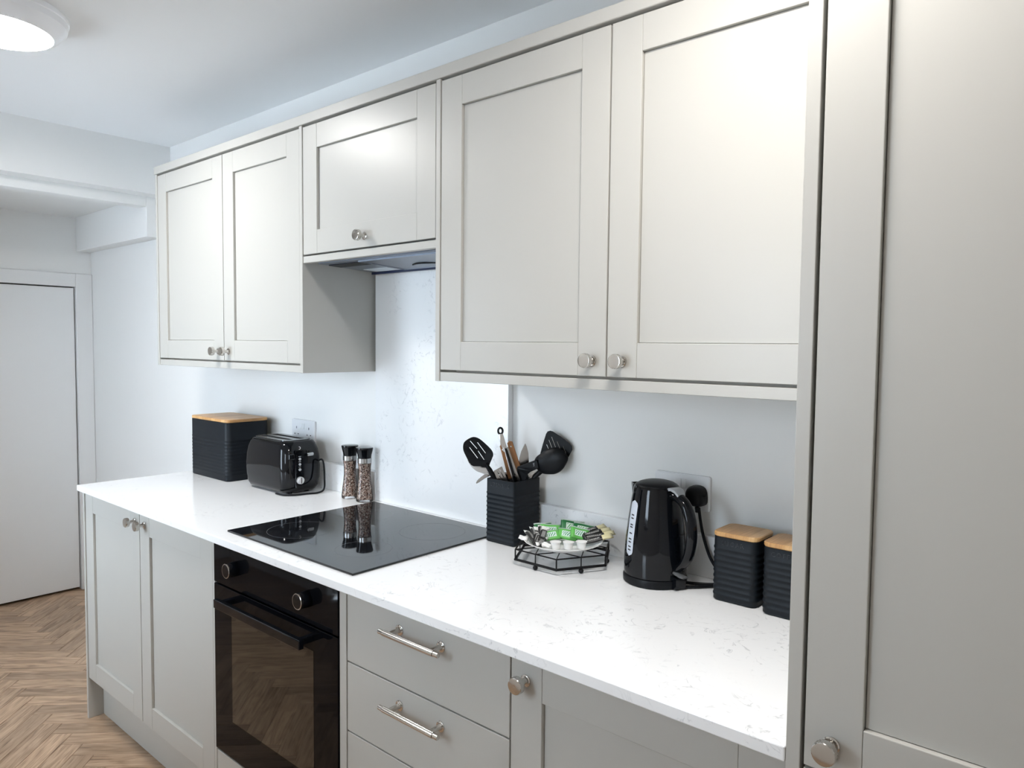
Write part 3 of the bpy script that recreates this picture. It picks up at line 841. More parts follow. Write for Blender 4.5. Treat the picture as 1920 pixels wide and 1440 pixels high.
# steel knife lying out to the left
t = thing('butter_knife', up(-0.05, 1.09, 0.018), 'steel knife blade poking out low over the left rim', 'utensil', UT)
flat('blade', [(smooth_loop([(-0.104, 1.066), (-0.099, 1.078), (-0.079, 1.0935), (-0.062, 1.101), (-0.058, 1.094), (-0.066, 1.089), (-0.083, 1.0795)], 3), 1)], 0.0016, 'steel', t, UO, UX, UZ, UN, 0.0004, off=0.016)
tube('handle', [up(-0.064, 1.096, 0.016), up(-0.05, 1.098, 0.016), up(-0.02, 1.094, 0.016), up(0.02, 1.08, 0.018)], [0.002, 0.004, 0.0045, 0.004], 'steel', t, 8)
# small steel slotted turner
t = thing('slotted_turner', up(-0.02, 0.92, -0.02), 'small steel slotted turner between the spoon and the tongs', 'utensil', UT)
flat('blade', [([(-0.055, 1.109), (-0.033, 1.121), (-0.0125, 1.072), (-0.036, 1.062)], 1), (slot_loop((-0.0455, 1.108), (-0.034, 1.086), 0.0012), 1), (slot_loop((-0.0385, 1.112), (-0.0275, 1.091), 0.0012), 1)],
     0.0014, 'steel', t, UO, UX, UZ, UN, 0.0003, off=-0.022)
tube('handle', [up(-0.026, 1.07, -0.022), up(-0.012, 1.03, -0.022), up(0.006, 0.97, -0.016), up(0.012, 0.922, -0.014)], [0.004, 0.0045, 0.0045, 0.004], 'matt_black', t, 8)
# tongs
t = thing('tongs', up(0.0, 0.92, -0.035), 'steel tongs with a black hanging ring standing in the pot', 'utensil', UT)
ring = [up(-0.038 + 0.0062 * math.cos(a), 1.218 + 0.0085 * math.sin(a), -0.012) for a in [2 * math.pi * i / 24 for i in range(24)]]
tube('hanging_ring', ring, 0.0030, 'gloss_black', t, 10, True, label='black plastic ring')
flat('cap', [([(-0.0395, 1.208), (-0.0325, 1.209), (-0.0195, 1.166), (-0.0275, 1.163), (-0.036, 1.185)], 1)], 0.010, plain('bright_steel', (0.85, 0.86, 0.87), 0.12, metal=1.0), t, UO, UX, UZ, UN, 0.002, off=-0.013)
for dn, r0, r1, mat in ((-0.003, -0.0275, 0.000, 'steel'), (0.004, -0.0205, 0.0145, 'steel')):
    flat('arm', [([(r0, 1.172), (r0 + 0.0042, 1.172), (r1 + 0.006, 1.072), (r1 + 0.006, 0.93), (r1, 0.93), (r1, 1.072)], 1)], 0.0045, mat, t, UO, UX, UZ, UN, 0.001, off=-0.016 + dn)
flat('grip', [([(-0.0245, 1.170), (-0.0205, 1.170), (0.0105, 1.072), (0.0105, 1.0), (0.005, 1.0), (0.004, 1.072)], 1)], 0.008, 'gloss_black', t, UO, UX, UZ, UN, 0.001, off=-0.019, label='black grip strip')
# wooden handled knives
def wood_handle(label, a, b, w0, w1, n):
    t = thing('wooden_handled_knife', up(b[0] * 0.3, 0.92, n), label, 'utensil', UT)
    d = Vector((b[0] - a[0], b[1] - a[1], 0)).normalized(); s = Vector((-d.y, d.x, 0))
    pts = [(a[0] + s.x * w0, a[1] + s.y * w0), (a[0] - d.x * 0.003, a[1] - d.y * 0.003), (a[0] - s.x * w0, a[1] - s.y * w0), (b[0] - s.x * w1, b[1] - s.y * w1), (b[0] + s.x * w1, b[1] + s.y * w1)]
    hdl = flat('handle', [(pts, 1)], 0.011, 'woodh', t, UO, UX, UZ, UN, 0.0025, off=n)
    p = up(a[0] + d.x * 0.010, a[1] + d.y * 0.010, n - 0.0058)
    lathe('rivet', p, -UN, [(0, 0.0022), (0.0006, 0.0022), (0.001, 0.0014)], 'nickel', hdl, 16)
    flat('blade', [([(b[0] - s.x * w1, b[1] - s.y * w1), (b[0] + s.x * w1, b[1] + s.y * w1), (b[0] + d.x * 0.13 + s.x * w1 * .3, b[1] + d.y * 0.13)], 1)], 0.0016, 'steel', t, UO, UX, UZ, UN, 0.0003, off=n)
    return t
wood_handle('slim wooden-handled utensil left of the tongs', (-0.034, 1.173), (-0.009, 1.085), 0.003, 0.0042, 0.010)
wood_handle('wide wooden-handled knife right of the tongs', (-0.0115, 1.183), (0.016, 1.098), 0.0052, 0.0062, 0.004)
# kitchen knife, blade up
t = thing('kitchen_knife', up(0.028, 0.92, 0.02), 'steel kitchen knife standing blade up in the pot', 'utensil', UT)
flat('blade', [([(0.0315, 1.179), (0.026, 1.170), (0.0205, 1.157), (0.0155, 1.137), (0.0135, 1.116), (0.0135, 1.09), (0.018, 1.04), (0.032, 1.04), (0.040, 1.09), (0.042, 1.13), (0.040, 1.153), (0.0355, 1.170)], 1)], 0.0018, 'steel', t, UO, UX, UZ, UN, 0.0004, off=0.022)
tube('handle', [up(0.025, 1.045, 0.022), up(0.024, 0.98, 0.02), up(0.022, 0.922, 0.018)], [0.006, 0.007, 0.006], 'matt_black', t, 8)
# steel spoon bowl glimpsed right
t = thing('dessert_spoon', up(0.04, 0.92, 0.0), 'small steel spoon showing under the ladle handle', 'utensil', UT)
flat('bowl', [(smooth_loop([(0.064, 1.119), (0.054, 1.113), (0.045, 1.104), (0.041, 1.095), (0.043, 1.086), (0.05, 1.087), (0.057, 1.097), (0.063, 1.109)], 3), 1)], 0.0014, 'steel', t, UO, UX, UZ, UN, 0.0003, bowl(0.052, 1.1, 0.018, 0.003), off=0.0)
tube('handle', [up(0.044, 1.090, 0.001), up(0.038, 1.06, 0.001), up(0.03, 0.99, 0.0), up(0.026, 0.922, 0.0)], [0.0018, 0.0026, 0.0028, 0.003], 'steel', t, 8)
# black slotted turner
t = thing('slotted_turner', up(0.03, 0.92, 0.008), 'black slotted turner at the back of the pot, leaning right', 'utensil', UT)
out = [(0.072, 1.148), (0.075, 1.159), (0.08, 1.18), (0.0885, 1.210), (0.0925, 1.217), (0.099, 1.2195), (0.106, 1.218), (0.128, 1.205), (0.150, 1.189), (0.157, 1.181), (0.158, 1.172), (0.147, 1.15), (0.136, 1.13), (0.10, 1.115), (0.082, 1.120)]
sl = [slot_loop(*s, 0.0013) for s in (((0.103, 1.203), (0.1145, 1.174)), ((0.096, 1.194), (0.1055, 1.170)), ((0.09, 1.181), (0.097, 1.165)), ((0.118, 1.191), (0.1275, 1.168)), ((0.134, 1.179), (0.1425, 1.159)))]
flat('head', [(out, 1)] + [(s, 1) for s in sl], 0.0026, 'matt_black', t, UO, UX, UZ, UN, 0.0007, curve=lambda r, z: -0.47 * (r - 0.06), off=0.006)
tube('handle', [up(0.103, 1.14, -0.0125), up(0.083, 1.113, -0.003), up(0.059, 1.090, 0.002), up(0.046, 1.06, 0.004), up(0.034, 1.0, 0.006), up(0.02, 0.922, 0.006)], [0.004, 0.0075, 0.0075, 0.009, 0.008, 0.007], 'matt_black', t, 10)
# black ladle in front
t = thing('ladle', up(0.025, 0.92, -0.03), 'black solid serving ladle with a cranked handle, in front of the turner', 'utensil', UT)
lad = smooth_loop([(0.058, 1.137), (0.064, 1.148), (0.075, 1.157), (0.088, 1.168), (0.108, 1.176), (0.121, 1.176), (0.136, 1.167), (0.146, 1.151), (0.139, 1.131), (0.129, 1.116), (0.115, 1.106), (0.1, 1.103), (0.082, 1.103), (0.068, 1.110), (0.060, 1.121)])
cen = (sum(p[0] for p in lad) / len(lad), sum(p[1] for p in lad) / len(lad))
bm = bmesh.new()
rings = []
for f, dn in ((1.0, 0.0), (0.96, -0.003), (0.85, -0.007), (0.65, -0.0115), (0.4, -0.0145), (0.12, -0.0155)):
    rings.append([up(cen[0] + (p[0] - cen[0]) * f, cen[1] + (p[1] - cen[1]) * f, -0.010 + dn - 0.47 * (cen[0] + (p[0] - cen[0]) * f - 0.06)) for p in lad])
bm_rings(bm, rings, True, False, True)
o = put('bowl', bm_mesh(bm), 'matt_black', t); smooth_angle(o, 60)
md = o.modifiers.new('thickness', 'SOLIDIFY'); md.thickness = 0.0022; md.offset = 0
hn = [(0.062, 1.138), (0.012, 1.1165), (0.0105, 1.112), (0.0165, 1.074), (0.018, 0.93), (0.028, 0.93), (0.032, 1.076), (0.034, 1.097), (0.046, 1.108), (0.066, 1.119)]
hdl = flat('handle', [(hn, 1)], 0.010, 'matt_black', t, UO, UX, UZ, UN, 0.002, curve=lambda r, z: -0.47 * max(0, r - 0.02), off=0.0)
for k in range(3):
    flat('grip_ridge', [(slot_loop((0.024 + 0.010 * k * 0.5, 1.1165 - 0.0035 * k), (0.056, 1.1315 - 0.0035 * k), 0.0004), 1)], 0.0012, 'greyp', hdl, UO, UX, UZ, UN, 0.0002, curve=lambda r, z: -0.47 * max(0, r - 0.02), off=-0.0052)

# ------------------------------------------------------------------ toaster
TX, TY = -0.178, -0.123
t = thing('toaster', (TX, TY, ZT), 'glossy black two-slot toaster with its cord, in front of the wall socket', 'toaster')
bm = bmesh.new()
lev = [(0.9185, 0.128, 0.066), (0.921, 0.133, 0.071), (0.935, 0.139, 0.0765), (0.965, 0.1435, 0.0805), (1.005, 0.1445, 0.0815), (1.04, 0.142, 0.0800), (1.068, 0.137, 0.0765), (1.088, 0.130, 0.071), (1.0975, 0.124, 0.066), (1.1, 0.119, 0.061)]
bm_rings(bm, [rrect(TX, TY, a, b, 0.034, z, 8) for z, a, b in lev])
smooth_angle(put('body', bm_mesh(bm), 'gloss_black', t), 50)
slx = 0.088
holes = [(-slx, 0.010), (-slx, -0.034)]
ol = [([(p.x, p.y) for p in rrect(0, 0, 0.113, 0.057, 0.030, 0, 8)], 1)]
for cyy in (0.024, -0.024): ol.append(([(p.x, p.y) for p in rrect(0, cyy, 0.094, 0.0125, 0.004, 0, 3)], 1))
flat('top_plate', ol, 0.0036, plain('toaster_top', (0.09, 0.095, 0.10), 0.18, metal=0.7), t, (TX, TY, 1.1018), (1, 0, 0), (0, 1, 0), (0, 0, 1), 0.0008, label='grey metal rim around the slots')
for cyy in (0.024, -0.024):
    boxes('slot', [(TX - 0.093, TX + 0.093, TY + cyy - 0.012, TY + cyy + 0.012, 1.0985, 1.1004)], 'dark', t, label='dark bread slot')
# control end faces +x
ex = TX + 0.1437
box('control_panel', ex - 0.006, ex + 0.0015, TY - 0.037, TY - 0.003, 0.935, 1.07, 'gloss_black', t, bev=0.0012)
for yy in (-0.056, 0.018):
    box('lever_track', ex - 0.012, ex - 0.0002 if yy > 0 else ex - 0.0002, TY + yy - 0.004, TY + yy + 0.004, 0.97, 1.066, 'dark', t)
bmx = bmesh.new(); bm_box(bmx, ex + 0.001, ex + 0.014, TY + 0.018 - 0.013, TY + 0.018 + 0.013, 1.047, 1.0585, 0.003, 2)
put('lever', bm_mesh(bmx), 'steel', t, label='chrome lever')
bmx = bmesh.new(); bm_box(bmx, ex - 0.004, ex + 0.010, TY - 0.056 - 0.011, TY - 0.056 + 0.011, 1.040, 1.060, 0.003, 2)
put('lever', bm_mesh(bmx), 'gloss_black', t)
for z in (1.038, 1.019, 1.000):
    lathe('button', (ex + 0.0014, TY - 0.020, z), (1, 0, 0), [(0, 0.0052), (0.0018, 0.0052), (0.0026, 0.0042)], 'greyp', t, 20)
    box('button_mark', ex + 0.0015, ex + 0.0018, TY - 0.025, TY - 0.015, z + 0.0085, z + 0.0103, 'greyp', t)
dl = lathe('dial', (ex + 0.0014, TY - 0.020, 0.9615), (1, 0, 0), [(0, 0.0135), (0.009, 0.0128), (0.0105, 0.0115)], plain('silver_dial', (0.72, 0.73, 0.74), 0.3, metal=0.25), t, 32, label='round silver browning dial')
box('pointer', ex + 0.0119, ex + 0.0135, TY - 0.020 - 0.0018, TY - 0.020 + 0.0018, 0.951, 0.972, 'steel', dl)
# small printed emblem: open ring
bm = bmesh.new()
arc = [Vector((ex - 0.0012, TY - 0.020 + 0.0045 * math.cos(a), 1.0775 + 0.0045 * math.sin(a))) for a in [math.radians(-110 + 20 * i) for i in range(12)]]
bm_tube(bm, arc, 0.0007, 6); put('emblem', bm_mesh(bm), 'paperw', t, label='small white emblem')
for fx in (-0.1, 0.1):
    for fy in (-0.035, 0.035):
        lathe('foot', (TX + fx, TY + fy, ZT + 0.0002), (0, 0, 1), [(0, 0.010), (0.009, 0.011)], 'matt_black', t, 16)
tube('cord', spline([(ex - 0.014, TY + 0.062, 1.020), (ex + 0.020, TY + 0.060, 1.030), (ex + 0.032, TY + 0.060, 1.012), (ex + 0.036, TY + 0.060, 0.965), (ex + 0.040, TY + 0.055, 0.925), (ex + 0.036, TY + 0.032, 0.9138),
                     (ex + 0.024, TY - 0.005, 0.9136), (ex + 0.014, TY - 0.046, 0.9136), (ex - 0.015, TY - 0.076, 0.9136), (ex - 0.06, TY - 0.079, 0.9136)], 8), 0.0034, 'matt_black', t, 8)

# ------------------------------------------------------------------ mills
def mill(x, y, label):
    t = thing('spice_mill', (x, y, ZT + 0.0003), label, 'spice mill', 'glass spice mills')
    z = ZT + 0.0005
    lathe('glass_body', (x, y, z), (0, 0, 1), [(0, 0.0275), (0.003, 0.0292), (0.012, 0.0288), (0.035, 0.0262), (0.06, 0.0230), (0.085, 0.0208), (0.105, 0.0206), (0.122, 0.0222), (0.133, 0.0232)], 'glass', t, 36, ang=60)
    lathe('peppercorns', (x, y, z), (0, 0, 1), [(0.0085, 0.0255), (0.012, 0.0266), (0.035, 0.0243), (0.06, 0.0211), (0.085, 0.0189), (0.105, 0.0187), (0.122, 0.0203), (0.1315, 0.0212)], 'spice', t, 36, ang=60, label='pink and brown peppercorn mix')
    lathe('collar', (x, y, z), (0, 0, 1), [(0.1335, 0.0236), (0.134, 0.0242), (0.1495, 0.0242), (0.15, 0.0236)], 'steel', t, 36, label='steel collar')
    lathe('cap', (x, y, z), (0, 0, 1), [(0.1505, 0.0228), (0.16, 0.0238), (0.178, 0.0285), (0.1835, 0.0296), (0.1860, 0.0288), (0.1868, 0.0265), (0.1872, 0.0002)], 'gloss_black', t, 36, label='flared black cap')
mill(0.139, -0.0515, 'glass spice mill with a black cap, left of the pair')
mill(0.2235, -0.0525, 'glass spice mill with a black cap, right of the pair beside the hob')

# ------------------------------------------------------------------ kettle
KX, KY = 1.398, -0.118
t = thing('kettle', (KX, KY, ZT), 'glossy black jug kettle with a grey water gauge', 'kettle')
lathe('power_base', (KX, KY, ZT + 0.0003), (0, 0, 1), [(0, 0.070), (0.002, 0.073), (0.014, 0.0735), (0.0185, 0.0715), (0.019, 0.069)], 'matt_black', t, 64)
KP = [(0.0195, 0.0690), (0.021, 0.0715), (0.03, 0.0720), (0.06, 0.0715), (0.10, 0.0690), (0.14, 0.0645), (0.18, 0.0590), (0.205, 0.0552), (0.2185, 0.0530), (0.2235, 0.0510)]
body = lathe('body', (KX, KY, ZT), (0, 0, 1), KP, 'gloss_black', t, 72, ang=40)
def krad(h):
    for (a, ra), (b, rb) in zip(KP, KP[1:]):
        if a <= h <= b: return ra + (rb - ra) * (h - a) / (b - a)
    return KP[-1][1]
lathe('lid', (KX, KY, ZT), (0, 0, 1), [(0.2237, 0.0490), (0.2265, 0.0475), (0.231, 0.040), (0.2345, 0.028), (0.236, 0.012), (0.2362, 0.0002)], 'matt_black', t, 56, ang=50)
# spout towards -x
bm = bmesh.new()
sp = []
for h, o_ in ((0.182, 0.0), (0.20, 0.007), (0.217, 0.016), (0.2228, 0.018)):
    r = krad(h)
    sp.append([Vector((KX - (r - 0.004) * math.cos(a) - (o_ if i == 3 else o_ * max(0, 1 - abs(i - 3) * 0.36)), KY + (r - 0.004) * math.sin(a), ZT + h)) for i, a in enumerate([math.radians(q) for q in (-32, -20, -9, 0, 9, 20, 32)])])
bm_rings(bm, sp, False, False, False)
o = put('spout', bm_mesh(bm), 'gloss_black', t); smooth_angle(o, 60)
md = o.modifiers.new('thickness', 'SOLIDIFY'); md.thickness = 0.003; md.offset = -1
# handle towards +x
HD = Vector((0.955, -0.297, 0)).normalized(); HS = Vector((-HD.y, HD.x, 0))
def kp(r, h): return Vector((KX, KY, ZT + h)) + HD * r
path = spline([kp(0.046, 0.207), kp(0.066, 0.209), kp(0.091, 0.196), kp(0.108, 0.165), kp(0.1135, 0.128), kp(0.109, 0.095), kp(0.097, 0.068), kp(0.078, 0.050), kp(0.068, 0.044)], 6)
bm = bmesh.new()
rings = []
for i, p in enumerate(path):
    d = (path[min(i + 1, len(path) - 1)] - path[max(i - 1, 0)]).normalized()
    nrm = HS.cross(d).normalized()
    f = i / (len(path) - 1)
    w = 0.0150 - 0.004 * abs(f - 0.4); th = 0.0115 - 0.003 * f
    rings.append([p + HS * (w * math.cos(a)) + nrm * (th * math.sin(a)) for a in [2 * math.pi * k / 16 for k in range(16)]])
bm_rings(bm, rings)
smooth_angle(put('handle', bm_mesh(bm), 'gloss_black', t), 60)
tube('handle_trim', [p + (HS * 0.0143 if True else HS) - (path[0] - path[0]) for p in path[6:-4]], 0.0008, 'greyp', t, 6)
# lid release tab, grey, at the top of the handle
bm = bmesh.new()
rings = []
for r, h, w in ((0.046, 0.2235, 0.012), (0.058, 0.2265, 0.0135), (0.071, 0.2235, 0.0135), (0.080, 0.2140, 0.011)):
    c0 = kp(r, h)
    rings.append([c0 + HS * w * sx + Vector((0, 0, dz)) for sx, dz in ((-1, -0.005), (-1, 0.0005), (-0.8, 0.002), (0.8, 0.002), (1, 0.0005), (1, -0.005))])
bm_rings(bm, rings)
smooth_angle(put('lid_release', bm_mesh(bm), 'greyp', t, label='grey lid release tab'), 40)
# switch at the foot of the handle
bm = bmesh.new()
rings = []
for r, h, w, q in ((0.060, 0.040, 0.013, 0.007), (0.074, 0.037, 0.014, 0.0065), (0.090, 0.033, 0.012, 0.004), (0.096, 0.0315, 0.009, 0.002)):
    c0 = kp(r, h)
    rings.append([c0 + HS * w * math.cos(a) + Vector((0, 0, q * math.sin(a))) for a in [2 * math.pi * k / 12 for k in range(12)]])
bm_rings(bm, rings)
smooth_angle(put('switch', bm_mesh(bm), plain('smoky_switch', (0.10, 0.105, 0.11), 0.08), t, label='clear grey rocker switch'), 50)
bm = bmesh.new()
bm_box(bm, 0, 1, 0, 1, 0, 1, 0)
for v in bm.verts:
    q = v.co
    v.co = kp(0.05 + 0.034 * q.x, 0.004 + 0.030 * q.z - 0.006 * q.x * q.z) + HS * (q.y - 0.5) * 0.030
put('switch_housing', bm_mesh(bm), 'gloss_black', t)
# water gauge on the side facing the room
GA = math.atan2(-0.90, -0.44)
def gp(an, h, off): 
    r = krad(h) + off
    return Vector((KX + r * math.cos(GA + an), KY + r * math.sin(GA + an), ZT + h))
bm = bmesh.new()
rows = []
for i in range(25):
    f = i / 24
    h = 0.066 + 0.127 * f
    z = (f - 0.5) * 0.127
    hw = 0.0125
    end = 0.127 / 2 - hw
    w = hw if abs(z) <= end else math.sqrt(max(hw * hw - (abs(z) - end) ** 2, 1e-7))
    rows.append([gp((w / krad(h)) * s, h, 0.0012) for s in (-1, -0.5, 0, 0.5, 1)])
bm_rings(bm, rows, False, False, False)
ga = smooth_angle(put('water_gauge', bm_mesh(bm), 'gauge', t, label='grey see-through water gauge'), 60)
bm = bmesh.new()
for h in (0.080, 0.0875, 0.098, 0.105, 0.118, 0.132, 0.1375, 0.152, 0.1595):
    for s, w in ((-0.028, 0.0026), (0.03, 0.0034)):
        q = [gp(s + dx * w / 0.065, h + dz, 0.0016) for dx, dz in ((-1, -0.0016), (1, -0.0016), (1, 0.0010), (-1, 0.0016))]
        bm.faces.new([bm.verts.new(p) for p in q])
put('gauge_marks', bm_mesh(bm), 'slot', ga, label='dark level marks')
tube('cord', spline([(KX + 0.066, KY + 0.012, 0.9175), (KX + 0.085, KY + 0.030, 0.9142), (KX + 0.118, KY + 0.052, 0.9142), (KX + 0.134, KY + 0.066, 0.918), (KX + 0.122, KY + 0.079, 0.934), (KX + 0.095, KY + 0.086, 0.965),
                     (KX + 0.078, KY + 0.085, 1.01), (KX + 0.07, KY + 0.083, 1.05), (KX + 0.067, KY + 0.080, 1.078)], 8), 0.0036, 'matt_black', t, 8)
tube('cord', spline([(KX + 0.058, KY - 0.02, 0.9145), (KX + 0.085, KY - 0.004, 0.9142), (KX + 0.11, KY + 0.022, 0.9142), (KX + 0.131, KY + 0.052, 0.9142), (KX + 0.134, KY + 0.066, 0.918)], 8), 0.0036, 'matt_black', t, 8)
p = thing('plug', (1.447, -0.03, 1.075), 'black mains plug in the wall socket behind the kettle', 'plug')
bm = bmesh.new()
rings = []
for y, s in ((-0.0105, 1.0), (-0.027, 0.98), (-0.040, 0.82), (-0.044, 0.6)):
    rings.append([Vector((1.449 + q[0] * s, y, 1.1 + q[1] * s)) for q in smooth_loop([(-0.024, 0.004), (-0.018, 0.021), (0.0, 0.026), (0.018, 0.021), (0.024, 0.004), (0.022, -0.018), (0.0, -0.024), (-0.022, -0.018)], 3)])
bm_rings(bm, rings)
smooth_angle(put('plug_body', bm_mesh(bm), 'matt_black', p), 40)
lathe('grip_tab', (1.472, -0.03, 1.107), (1, 0, 0), [(0, 0.004), (0.006, 0.004), (0.0075, 0.0025)], 'matt_black', p, 12)
lathe('cord_grip', (1.457, -0.03, 1.0765), (0, 0, -1), [(0, 0.006), (0.012, 0.0045)], 'matt_black', p, 12)

# ------------------------------------------------------------------ trivet, plate and sachets
t = thing('trivet', (1.145, -0.14, ZT), 'black hexagonal wire trivet under the white plate', 'trivet')
HR, hc = 0.128, Vector((1.147, -0.1405, 0))
hexa = [hc + Vector((HR * math.cos(math.radians(60 * i)), HR * math.sin(math.radians(60 * i)), 0)) for i in range(6)]
zl, zu = 0.9245, 0.9495
def seg_path(a, b): return [a, a.lerp(b, 0.5), b]
bm = bmesh.new()
for i in range(6):
    a, b = hexa[i], hexa[(i + 1) % 6]
    e = (b - a).normalized() * 0.0012
    bm_tube(bm, [a - e + Vector((0, 0, zl)), b + e + Vector((0, 0, zl))], 0.0034, 8)
put('lower_ring', bm_mesh(bm), 'wire', t)
bm = bmesh.new()
for i in range(6):
    a, b = hexa[i], hexa[(i + 1) % 6]
    bm_tube(bm, [a + Vector((0, 0, zu)), b + Vector((0, 0, zu))], 0.0018, 8)
put('upper_ring', bm_mesh(bm), 'wire', t)
for i in range(6):
    a, b = hexa[i], hexa[(i + 1) % 6]
    m_ = a.lerp(b, 0.5)
    for q, r in ((a, 0.0019), (m_, 0.0014)):
        bm = bmesh.new(); bm_tube(bm, [q + Vector((0, 0, zl)), q + Vector((0, 0, zu))], r, 8); put('upright', bm_mesh(bm), 'wire', t)
    bm = bmesh.new(); bm_tube(bm, [a + Vector((0, 0, zu)), hc + Vector((0, 0, zu))], 0.0015, 8); put('spoke', bm_mesh(bm), 'wire', t)
    bm = bmesh.new(); bm_tube(bm, [m_ + Vector((0, 0, zu)), hexa[(i + 2) % 6].lerp(hexa[(i + 3) % 6], 0.5) + Vector((0, 0, zu))], 0.0013, 8); put('cross_wire', bm_mesh(bm), 'wire', t)
    if i % 2 == 0 or i in (5,):
        bm = bmesh.new(); bmesh.ops.create_uvsphere(bm, u_segments=14, v_segments=8, radius=0.0062)
        for v in bm.verts: v.co += m_ + Vector((0, 0, ZT + 0.0066))
        smooth_angle(put('ball_foot', bm_mesh(bm), 'wire', t), 60)

PX, PY, PZ = 1.166, -0.166, 0.9515
tag(lathe('plate', (PX, PY, PZ), (0, 0, 1), [(0.0, 0.048), (0.0005, 0.050), (0.004, 0.060), (0.011, 0.080), (0.0195, 0.0965), (0.021, 0.0985), (0.0218, 0.0975), (0.0205, 0.0945), (0.0125, 0.0775), (0.0062, 0.058), (0.0052, 0.0002)], 'chinaw', None, 64, ang=50),
    'shallow white plate of tea and coffee sachets on the trivet', 'plate')

def pillow(name, cx, cy, cz, L, W, T, yaw, pitch, roll, mat, label, cat, group, crimp=0.12):
    nx, ny = 10, 6
    bm = bmesh.new()
    uvl = bm.loops.layers.uv.new('UVMap')
    mt = Matrix.Translation((cx, cy, cz)) @ Matrix.Rotation(yaw, 4, 'Z') @ Matrix.Rotation(pitch, 4, 'Y') @ Matrix.Rotation(roll, 4, 'X')
    grid = {}
    rnd = random.Random(hash((round(cx, 4), round(cy, 4), name)) & 0xffff)
    for s in (1, -1):
        for i in range(nx + 1):
            for j in range(ny + 1):
                u, v = i / nx, j / ny
                if s == -1 and (i in (0, nx) or j in (0, ny)):
                    grid[s, i, j] = grid[1, i, j]; continue
                e = min(1, min(u, 1 - u) / crimp) * (1 - (2 * v - 1) ** 4) ** 0.5
                z = s * T / 2 * max(0, e) + T * 0.12 * math.sin(u * 9 + cx * 300) 
                grid[s, i, j] = (bm.verts.new(mt @ Vector(((u - 0.5) * L, (v - 0.5) * W, z))), u, v)
    for s in (1, -1):
        for i in range(nx):
            for j in range(ny):
                q = [grid[s, i, j], grid[s, i + 1, j], grid[s, i + 1, j + 1], grid[s, i, j + 1]]
                if s < 0: q = q[::-1]
                f = bm.faces.new([a[0] for a in q])
                for l, a in zip(f.loops, q): l[uvl].uv = (a[1], a[2])
    me = bpy.data.meshes.new(name); bm.to_mesh(me); bm.free()
    o = put(name, me, mat)
    for p_ in o.data.polygons: p_.use_smooth = True
    return tag(o, label, cat, group)

D = math.radians
VR = math.atan2(0.6557, 0.755)          # a bearing roughly square to the room's long view
# creamer pots along the near rim
for i, (x, y, lb) in enumerate(((1.183, -0.2185, 'left'), (1.2065, -0.1990, 'middle'), (1.2270, -0.1735, 'right'))):
    q = thing('creamer_pot', (x, y, 0.962), 'small white milk pot on the plate, %s one of the three' % lb, 'milk pot', 'milk pots on the plate')
    z = 0.9640
    lathe('pot', (x, y, z), (0, 0, 1), [(0, 0.0098), (0.001, 0.0102), (0.0155, 0.0122), (0.0160, 0.0122)], 'creamer', q, 28)
    lathe('foil_lid', (x, y, z + 0.0162), (0, 0, 1), [(0, 0.0138), (0.0007, 0.0138)], 'paperw', q, 28)

# tea envelopes, stacked and leaning in the middle and at the back
tea = [  # x, y, z, L, W, T, yaw, pitch, roll, mat, label
    (1.150, -0.105, 0.990, 0.062, 0.040, 0.006, VR + 0.05, D(9), D(48), 'tea', 'dark green tea envelope standing highest at the back of the plate'),
    (1.112, -0.150, 0.984, 0.056, 0.038, 0.006, VR - 0.02, D(3), D(40), 'tea2', 'light green and white tea envelope at the left back of the plate'),
    (1.137, -0.180, 0.981, 0.052, 0.034, 0.006, VR + 0.12, D(-6), D(30), 'tea2', 'light green tea envelope behind the left milk pot'),
    (1.168, -0.150, 0.983, 0.052, 0.034, 0.006, VR - 0.15, D(6), D(38), 'tea2', 'light green tea envelope lying behind the middle milk pot'),
    (1.196, -0.136, 0.987, 0.050, 0.036, 0.006, VR + 0.05, D(14), D(42), 'tea2', 'light green and white tea envelope behind the right milk pot'),
    (1.186, -0.110, 0.9905, 0.054, 0.036, 0.006, VR - 0.25, D(8), D(46), 'tea', 'dark green tea envelope at the right back of the plate'),
    (1.088, -0.148, 0.983, 0.046, 0.034, 0.005, VR + 0.1, D(-4), D(50), 'tea', 'dark green tea envelope at the far left back of the plate'),
]
for x, y, z, L, W, T, ya, pi_, ro, mt, lb in tea:
    pillow('tea_envelope', x, y, z, L, W, T, ya, pi_, ro, mt, lb, 'tea bag', 'tea envelopes on the plate', 0.08)
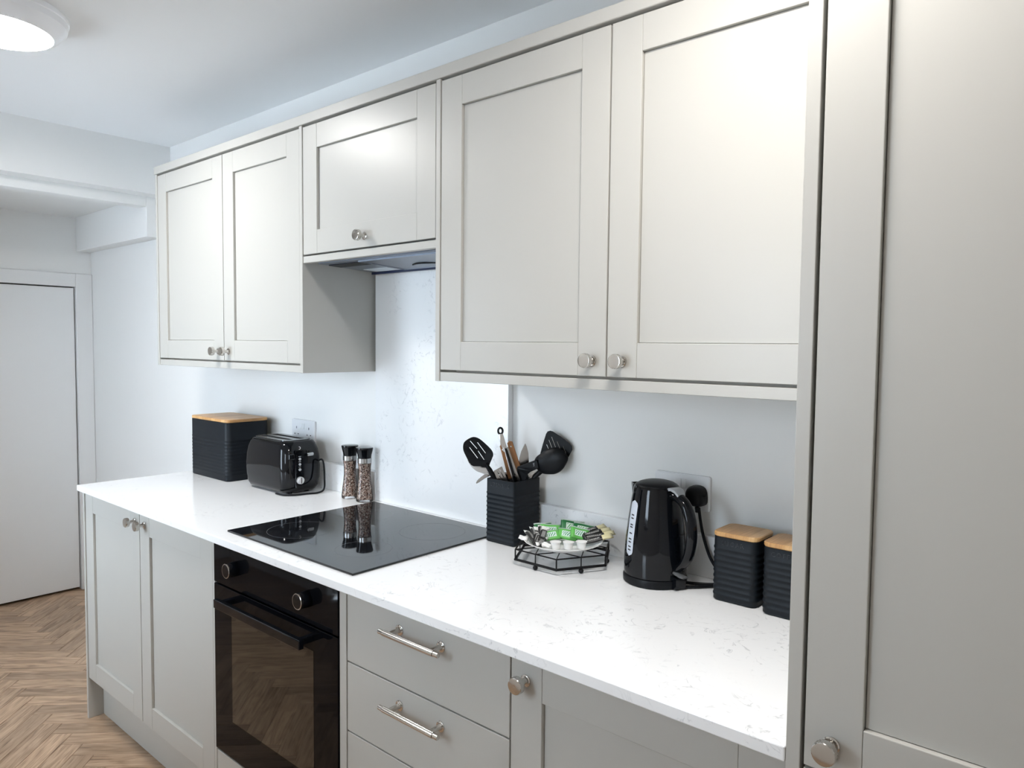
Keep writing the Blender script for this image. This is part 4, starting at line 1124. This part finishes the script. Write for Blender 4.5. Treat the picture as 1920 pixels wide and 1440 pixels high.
# coffee sticks fanned to the right
sticks = [(1.240, -0.127, 0.9795, D(46), D(-13), D(28), 'front'), (1.236, -0.112, 0.9845, D(52), D(-9), D(26), 'second'), (1.222, -0.103, 0.9885, D(60), D(-8), D(24), 'third'), (1.206, -0.096, 0.9915, D(72), D(-8), D(24), 'rearmost')]
for x, y, z, ya, pi_, ro, lb in sticks:
    pillow('coffee_stick', x, y, z, 0.082, 0.017, 0.007, ya, pi_, ro, 'stick', 'black coffee stick with cream end at the plate\'s right, %s of the fan' % lb, 'sachet', 'coffee sticks on the plate', 0.1)
# sugar sachets to the left
sug = [(1.108, -0.200, 0.979, D(128), D(-12), D(18), 'leftmost'), (1.120, -0.212, 0.977, D(122), D(-10), D(16), 'second from the left'), (1.133, -0.222, 0.976, D(118), D(-9), D(14), 'third from the left'),
       (1.147, -0.229, 0.975, D(112), D(-8), D(12), 'nearest the milk pots'), (1.110, -0.182, 0.985, D(132), D(-12), D(20), 'topmost'), (1.098, -0.196, 0.9815, D(138), D(-13), D(20), 'tucked against the rim'), (1.100, -0.212, 0.9785, D(150), D(-10), D(16), 'lying at the left rim'), (1.128, -0.198, 0.984, D(120), D(-12), D(16), 'beside the tea')]
for x, y, z, ya, pi_, ro, lb in sug:
    pillow('sugar_sachet', x, y, z, 0.066, 0.018, 0.008, ya, pi_, ro, 'sugar', 'black and white sugar sachet on the left of the plate, %s' % lb, 'sachet', 'sugar sachets on the plate', 0.12)
for x, y, z, ya, lb in ((1.092, -0.231, 0.9755, 0.5, 'at the left rim'), (1.094, -0.176, 0.9885, 1.1, 'behind the sugar'), (1.108, -0.166, 0.9895, 0.3, 'between the sugar and the tea'), (1.1665, -0.2345, 0.9735, 0.2, 'beside the left milk pot'), (1.1560, -0.2440, 0.9735, 1.0, 'at the front rim')):
    pillow('paper_sachet', x, y, z, 0.024, 0.016, 0.006, ya, D(12), D(20), 'paperw', 'crumpled white paper sachet on the plate %s' % lb, 'sachet', 'white sachets on the plate', 0.2)
